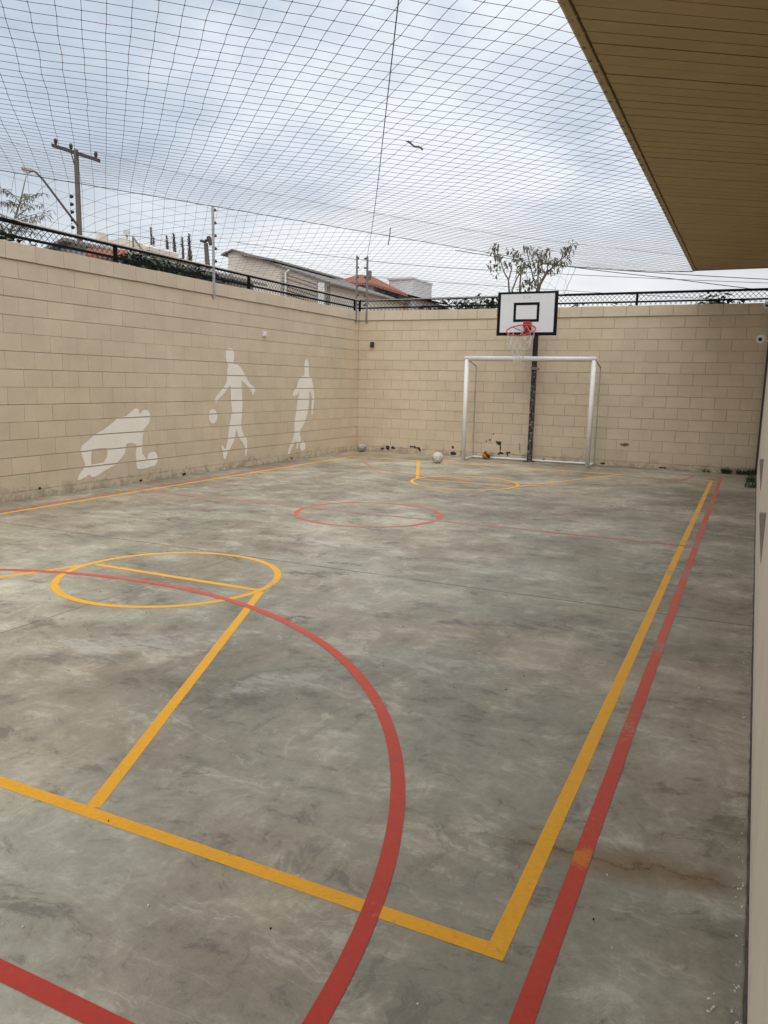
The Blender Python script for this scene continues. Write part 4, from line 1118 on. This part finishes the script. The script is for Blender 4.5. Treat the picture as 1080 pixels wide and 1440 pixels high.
# C: long brown tiled roof
y = 19
r0, r1 = W(190, 346, 'y', y), W(340, 399, 'y', y)
hC = empty('house', ((r0.x+r1.x)/2, y, 0), 'house with a long weathered brown tiled roof below the cypress spires', 'house', 'houses beyond the walls')
b = MB(); t0, t1 = W(207, 351, 'y', y+1.6), W(335, 391, 'y', y+1.6)
f0, f1 = Vector((r0.x, y, r0.z-.25)), Vector((r1.x, y, r1.z-.2))
b.poly([f0, f1, t1, t0]); b.poly([f0-Vector((0,0,.08)), t0-Vector((0,0,.08)), t1-Vector((0,0,.08)), f1-Vector((0,0,.08))]); b.quad(f0-Vector((0,0,.08)), f1-Vector((0,0,.08)), f1, f0)
k0, k1 = t0+Vector((0, 2.2, -.9)), t1+Vector((0, 2.2, -.9)); b.poly([t0, t1, k1, k0])
b.build('roof', M['tile_brown'], hC)
b = MB(); b.prism([(r0.x+.3, -.1), (r1.x-.3, -.1), (r1.x-.3, f1.z+.0), (r0.x+.3, f0.z-.16)], y+.25, y+.45); b.build('wall', M['render_dark'], hC)
# F: beige house with long sloping roof
y = 24
hF = gable('house', 'beige house with a long grey roof sloping down to the right behind the left wall', (XZ(313, 358, y), XZ(329, 350.5, y), XZ(470, 398, y)), y, y+7, M['render_beige'], M['tile_grey'], .12, .05, .25)
p, q = W(339, 356.5, 'y', y-.1), W(387, 370, 'y', y-.1)
b = MB(); b.prism([(p.x, p.z-.06), (q.x, q.z+.06), (q.x, q.z+.13), (p.x, p.z+.01)], y-.2, y+5); b.build('upper_roof', M['tile_grey'], hF)
p, q = W(395, 383, 'y', y-.06), W(446, 420, 'y', y-.06)
b = MB()
for k in range(9):
    t = k/9; za_ = p.z - .08 - t*(p.z-W(446, 397, 'y', y).z)
    pass
x0_, x1_ = p.x, q.x; zt0, zt1 = W(395, 380, 'y', y).z, W(446, 396, 'y', y).z
for k in range(10):
    dz = .13*k
    b.prism([(x0_, zt0-dz-.10), (x1_, zt1-dz-.10), (x1_, zt1-dz-.01), (x0_, zt0-dz-.01)], y-.07, y-.01)
b.build('louvres', M['render_dark'], hF)
p, q = W(448.5, 394, 'y', y-.04), W(457, 440, 'y', y-.04)
b = MB(); b.box(p.x, y-.12, -.1, q.x, y-.03, p.z-.1); b.build('pillar', M['render_white'], hF)
p = W(401.5, 384, 'y', y-.14); b = MB(); b.tube([p+Vector((.15, 0, .1)), p, (p.x, y-.14, 0)], .035, 8); b.build('downpipe', M['render_white'], hF)
p = W(466, 400, 'y', y-.1); q = W(459, 404, 'y', y-.1); b = MB(); b.box(q.x, y-.1, -.1, q.x+.10, y+.0, q.z+.2); b.tube([(q.x+.05, y-.12, q.z), (p.x, y-.12, p.z+.02)], .03, 6); b.build('porch_post', M['dark_post'], hF)
# G: red-roofed house with a grey tank box
y = 30
gx0_, gz0_ = XZ(466, 409, y); gx1_, _ = XZ(575, 415, y)
hG = empty('house', ((gx0_+gx1_)/2, y, 0), 'grey house with a red tiled hip roof and square tank box beyond the corner', 'house', 'houses beyond the walls')
apex = W(505, 386, 'y', y+2.0); le = W(468, 396.5, 'y', y-.2); re = W(573, 413.5, 'y', y-.2)
mid_e = W(521, 397.5, 'y', y-.3)
b = MB(); b.box(gx0_+.12, y, -.1, mid_e.x, y+5, min(le.z, mid_e.z)-.06); b.build('wall', M['render_white'], hG)
b = MB(); b.prism([(mid_e.x+.002, -.1), (re.x-.15, -.1), (re.x-.15, re.z-.02), (mid_e.x+.002, mid_e.z-.10)], y+.55, y+5); b.build('side_wall', M['render_grey'], hG)
b = MB(); ap2 = apex + Vector((.35, .6, 0))
bl = Vector((le.x, y+5, le.z)); br = Vector((re.x+.2, y+5, re.z))
b.poly([le, mid_e, apex]); b.poly([mid_e, re, ap2, apex]); b.poly([le, apex, ap2, bl]); b.poly([re, br, bl, ap2])
dwn = Vector((0, 0, -.10))
b.quad(le+dwn, mid_e+dwn, mid_e, le); b.quad(mid_e+dwn, re+dwn, re, mid_e); b.poly([le+dwn, bl+dwn, br+dwn, re+dwn, mid_e+dwn])
b.build('roof', M['tile_red'], hG)
p, q = W(551, 393, 'y', y+3), W(584, 393, 'y', y+3)
b = MB(); b.box(p.x, y+2.7, -.1, q.x, y+5, p.z-.06); b.box(p.x-.08, y+2.62, p.z-.058, q.x+.02, y+5.1, p.z+.02); b.build('tank_box', M['render_grey'], hG)
b = MB(); p = W(541, 418, 'y', y+.5); b.box(p.x, y+.50, p.z-1.0, p.x+.6, y+.545, p.z+.25); b.build('window', M['window_dark'], hG)

# ------------------------------------------------------------------ light: overcast sky with soft sun
SUN_EL, SUN_AZ = R_(54), R_(148)
wd = bpy.data.worlds.new('World'); S.world = wd; wd.use_nodes = True
nt = wd.node_tree; N = nt.nodes; L = nt.links
bg = N['Background']
sky = N.new('ShaderNodeTexSky'); sky.sky_type = 'NISHITA'; sky.sun_disc = False; sky.sun_elevation = SUN_EL; sky.sun_rotation = SUN_AZ
sky.air_density = 1; sky.dust_density = 3; sky.ozone_density = 1
tc = N.new('ShaderNodeTexCoord'); sp = N.new('ShaderNodeSeparateXYZ'); L.new(tc.outputs['Generated'], sp.inputs[0])
def mth(op, a, b=None, clamp=False):
    n = N.new('ShaderNodeMath'); n.operation = op; n.use_clamp = clamp
    for i, v in enumerate((a, b)):
        if v is None: continue
        if isinstance(v, (int, float)): n.inputs[i].default_value = v
        else: L.new(v, n.inputs[i])
    return n.outputs[0]
zc = mth('MAXIMUM', sp.outputs[2], 0.0); dn_ = mth('ADD', zc, .22)
cb = N.new('ShaderNodeCombineXYZ'); L.new(mth('DIVIDE', sp.outputs[0], dn_), cb.inputs[0]); L.new(mth('DIVIDE', sp.outputs[1], dn_), cb.inputs[1])
def nz_(scale, det, rough, dist, loc=(0, 0, 0), sc=(1, 1, 1)):
    mp = N.new('ShaderNodeMapping'); mp.inputs['Location'].default_value = loc; mp.inputs['Scale'].default_value = sc; L.new(cb.outputs[0], mp.inputs[0])
    n = N.new('ShaderNodeTexNoise'); n.inputs['Scale'].default_value = scale; n.inputs['Detail'].default_value = det; n.inputs['Roughness'].default_value = rough; n.inputs['Distortion'].default_value = dist
    L.new(mp.outputs[0], n.inputs['Vector']); return n.outputs['Fac']
c1 = nz_(1.05, 7, .55, .35, (6.2, 2.9, 0)); c2 = nz_(3.4, 6, .6, .3, (0, 5, 0), (1, .7, 1))
cv = mth('ADD', mth('MULTIPLY', c1, .72), mth('MULTIPLY', c2, .28))
vd = N.new('ShaderNodeVectorMath'); vd.operation = 'DOT_PRODUCT'; L.new(tc.outputs['Generated'], vd.inputs[0])
thin = (W(690, 60, 'y', 30)-EYE).normalized(); vd.inputs[1].default_value = thin          # thinner, brighter cloud
lb = N.new('ShaderNodeMapRange'); lb.interpolation_type = 'SMOOTHSTEP'; L.new(vd.outputs['Value'], lb.inputs[0])
lb.inputs[1].default_value = .88; lb.inputs[2].default_value = .995; lb.inputs[3].default_value = -.02; lb.inputs[4].default_value = .075
cv = mth('ADD', cv, lb.outputs[0])
rp_ = N.new('ShaderNodeValToRGB'); e = rp_.color_ramp.elements
e[0].position = .36; e[0].color = (3.55, 4.12, 4.85, 1); e[1].position = .64; e[1].color = (7.1, 7.4, 7.8, 1)
k = e.new(.50); k.color = (4.9, 5.5, 6.2, 1)
L.new(cv, rp_.inputs[0])
hz = N.new('ShaderNodeMapRange'); hz.inputs[1].default_value = .02; hz.inputs[2].default_value = .26; hz.inputs[3].default_value = .85; hz.inputs[4].default_value = 0; L.new(zc, hz.inputs[0])
mh = N.new('ShaderNodeMix'); mh.data_type = 'RGBA'; L.new(hz.outputs[0], mh.inputs[0]); L.new(rp_.outputs[0], mh.inputs[6]); mh.inputs[7].default_value = (7.7, 7.55, 7.1, 1)
zb = N.new('ShaderNodeMapRange'); zb.interpolation_type = 'SMOOTHSTEP'; zb.inputs[1].default_value = .50; zb.inputs[2].default_value = 1.0; zb.inputs[3].default_value = 1.0; zb.inputs[4].default_value = 2.0; L.new(zc, zb.inputs[0])
mz = N.new('ShaderNodeVectorMath'); mz.operation = 'SCALE'; L.new(mh.outputs[2], mz.inputs[0]); L.new(zb.outputs[0], mz.inputs[3])
ms = N.new('ShaderNodeMix'); ms.data_type = 'RGBA'; ms.inputs[0].default_value = .88; L.new(sky.outputs[0], ms.inputs[6]); L.new(mz.outputs[0], ms.inputs[7])
L.new(ms.outputs[2], bg.inputs[0]); bg.inputs[1].default_value = .069
sd = bpy.data.lights.new('sun', 'SUN'); sd.energy = 1.0; sd.angle = R_(80); sd.color = (1, .95, .87)
so = bpy.data.objects.new('sun', sd); COL.objects.link(so)
dirv = Vector((math.sin(SUN_AZ)*math.cos(SUN_EL), math.cos(SUN_AZ)*math.cos(SUN_EL), math.sin(SUN_EL)))
so.rotation_euler = dirv.to_track_quat('Z', 'Y').to_euler(); so.location = (0, -5, 20)

S.view_settings.view_transform = 'Standard'; S.view_settings.look = 'None'; S.view_settings.gamma = 1; S.view_settings.exposure = 1.0
S.view_settings.use_curve_mapping = False
S.cycles.max_bounces = 8; S.cycles.diffuse_bounces = 5
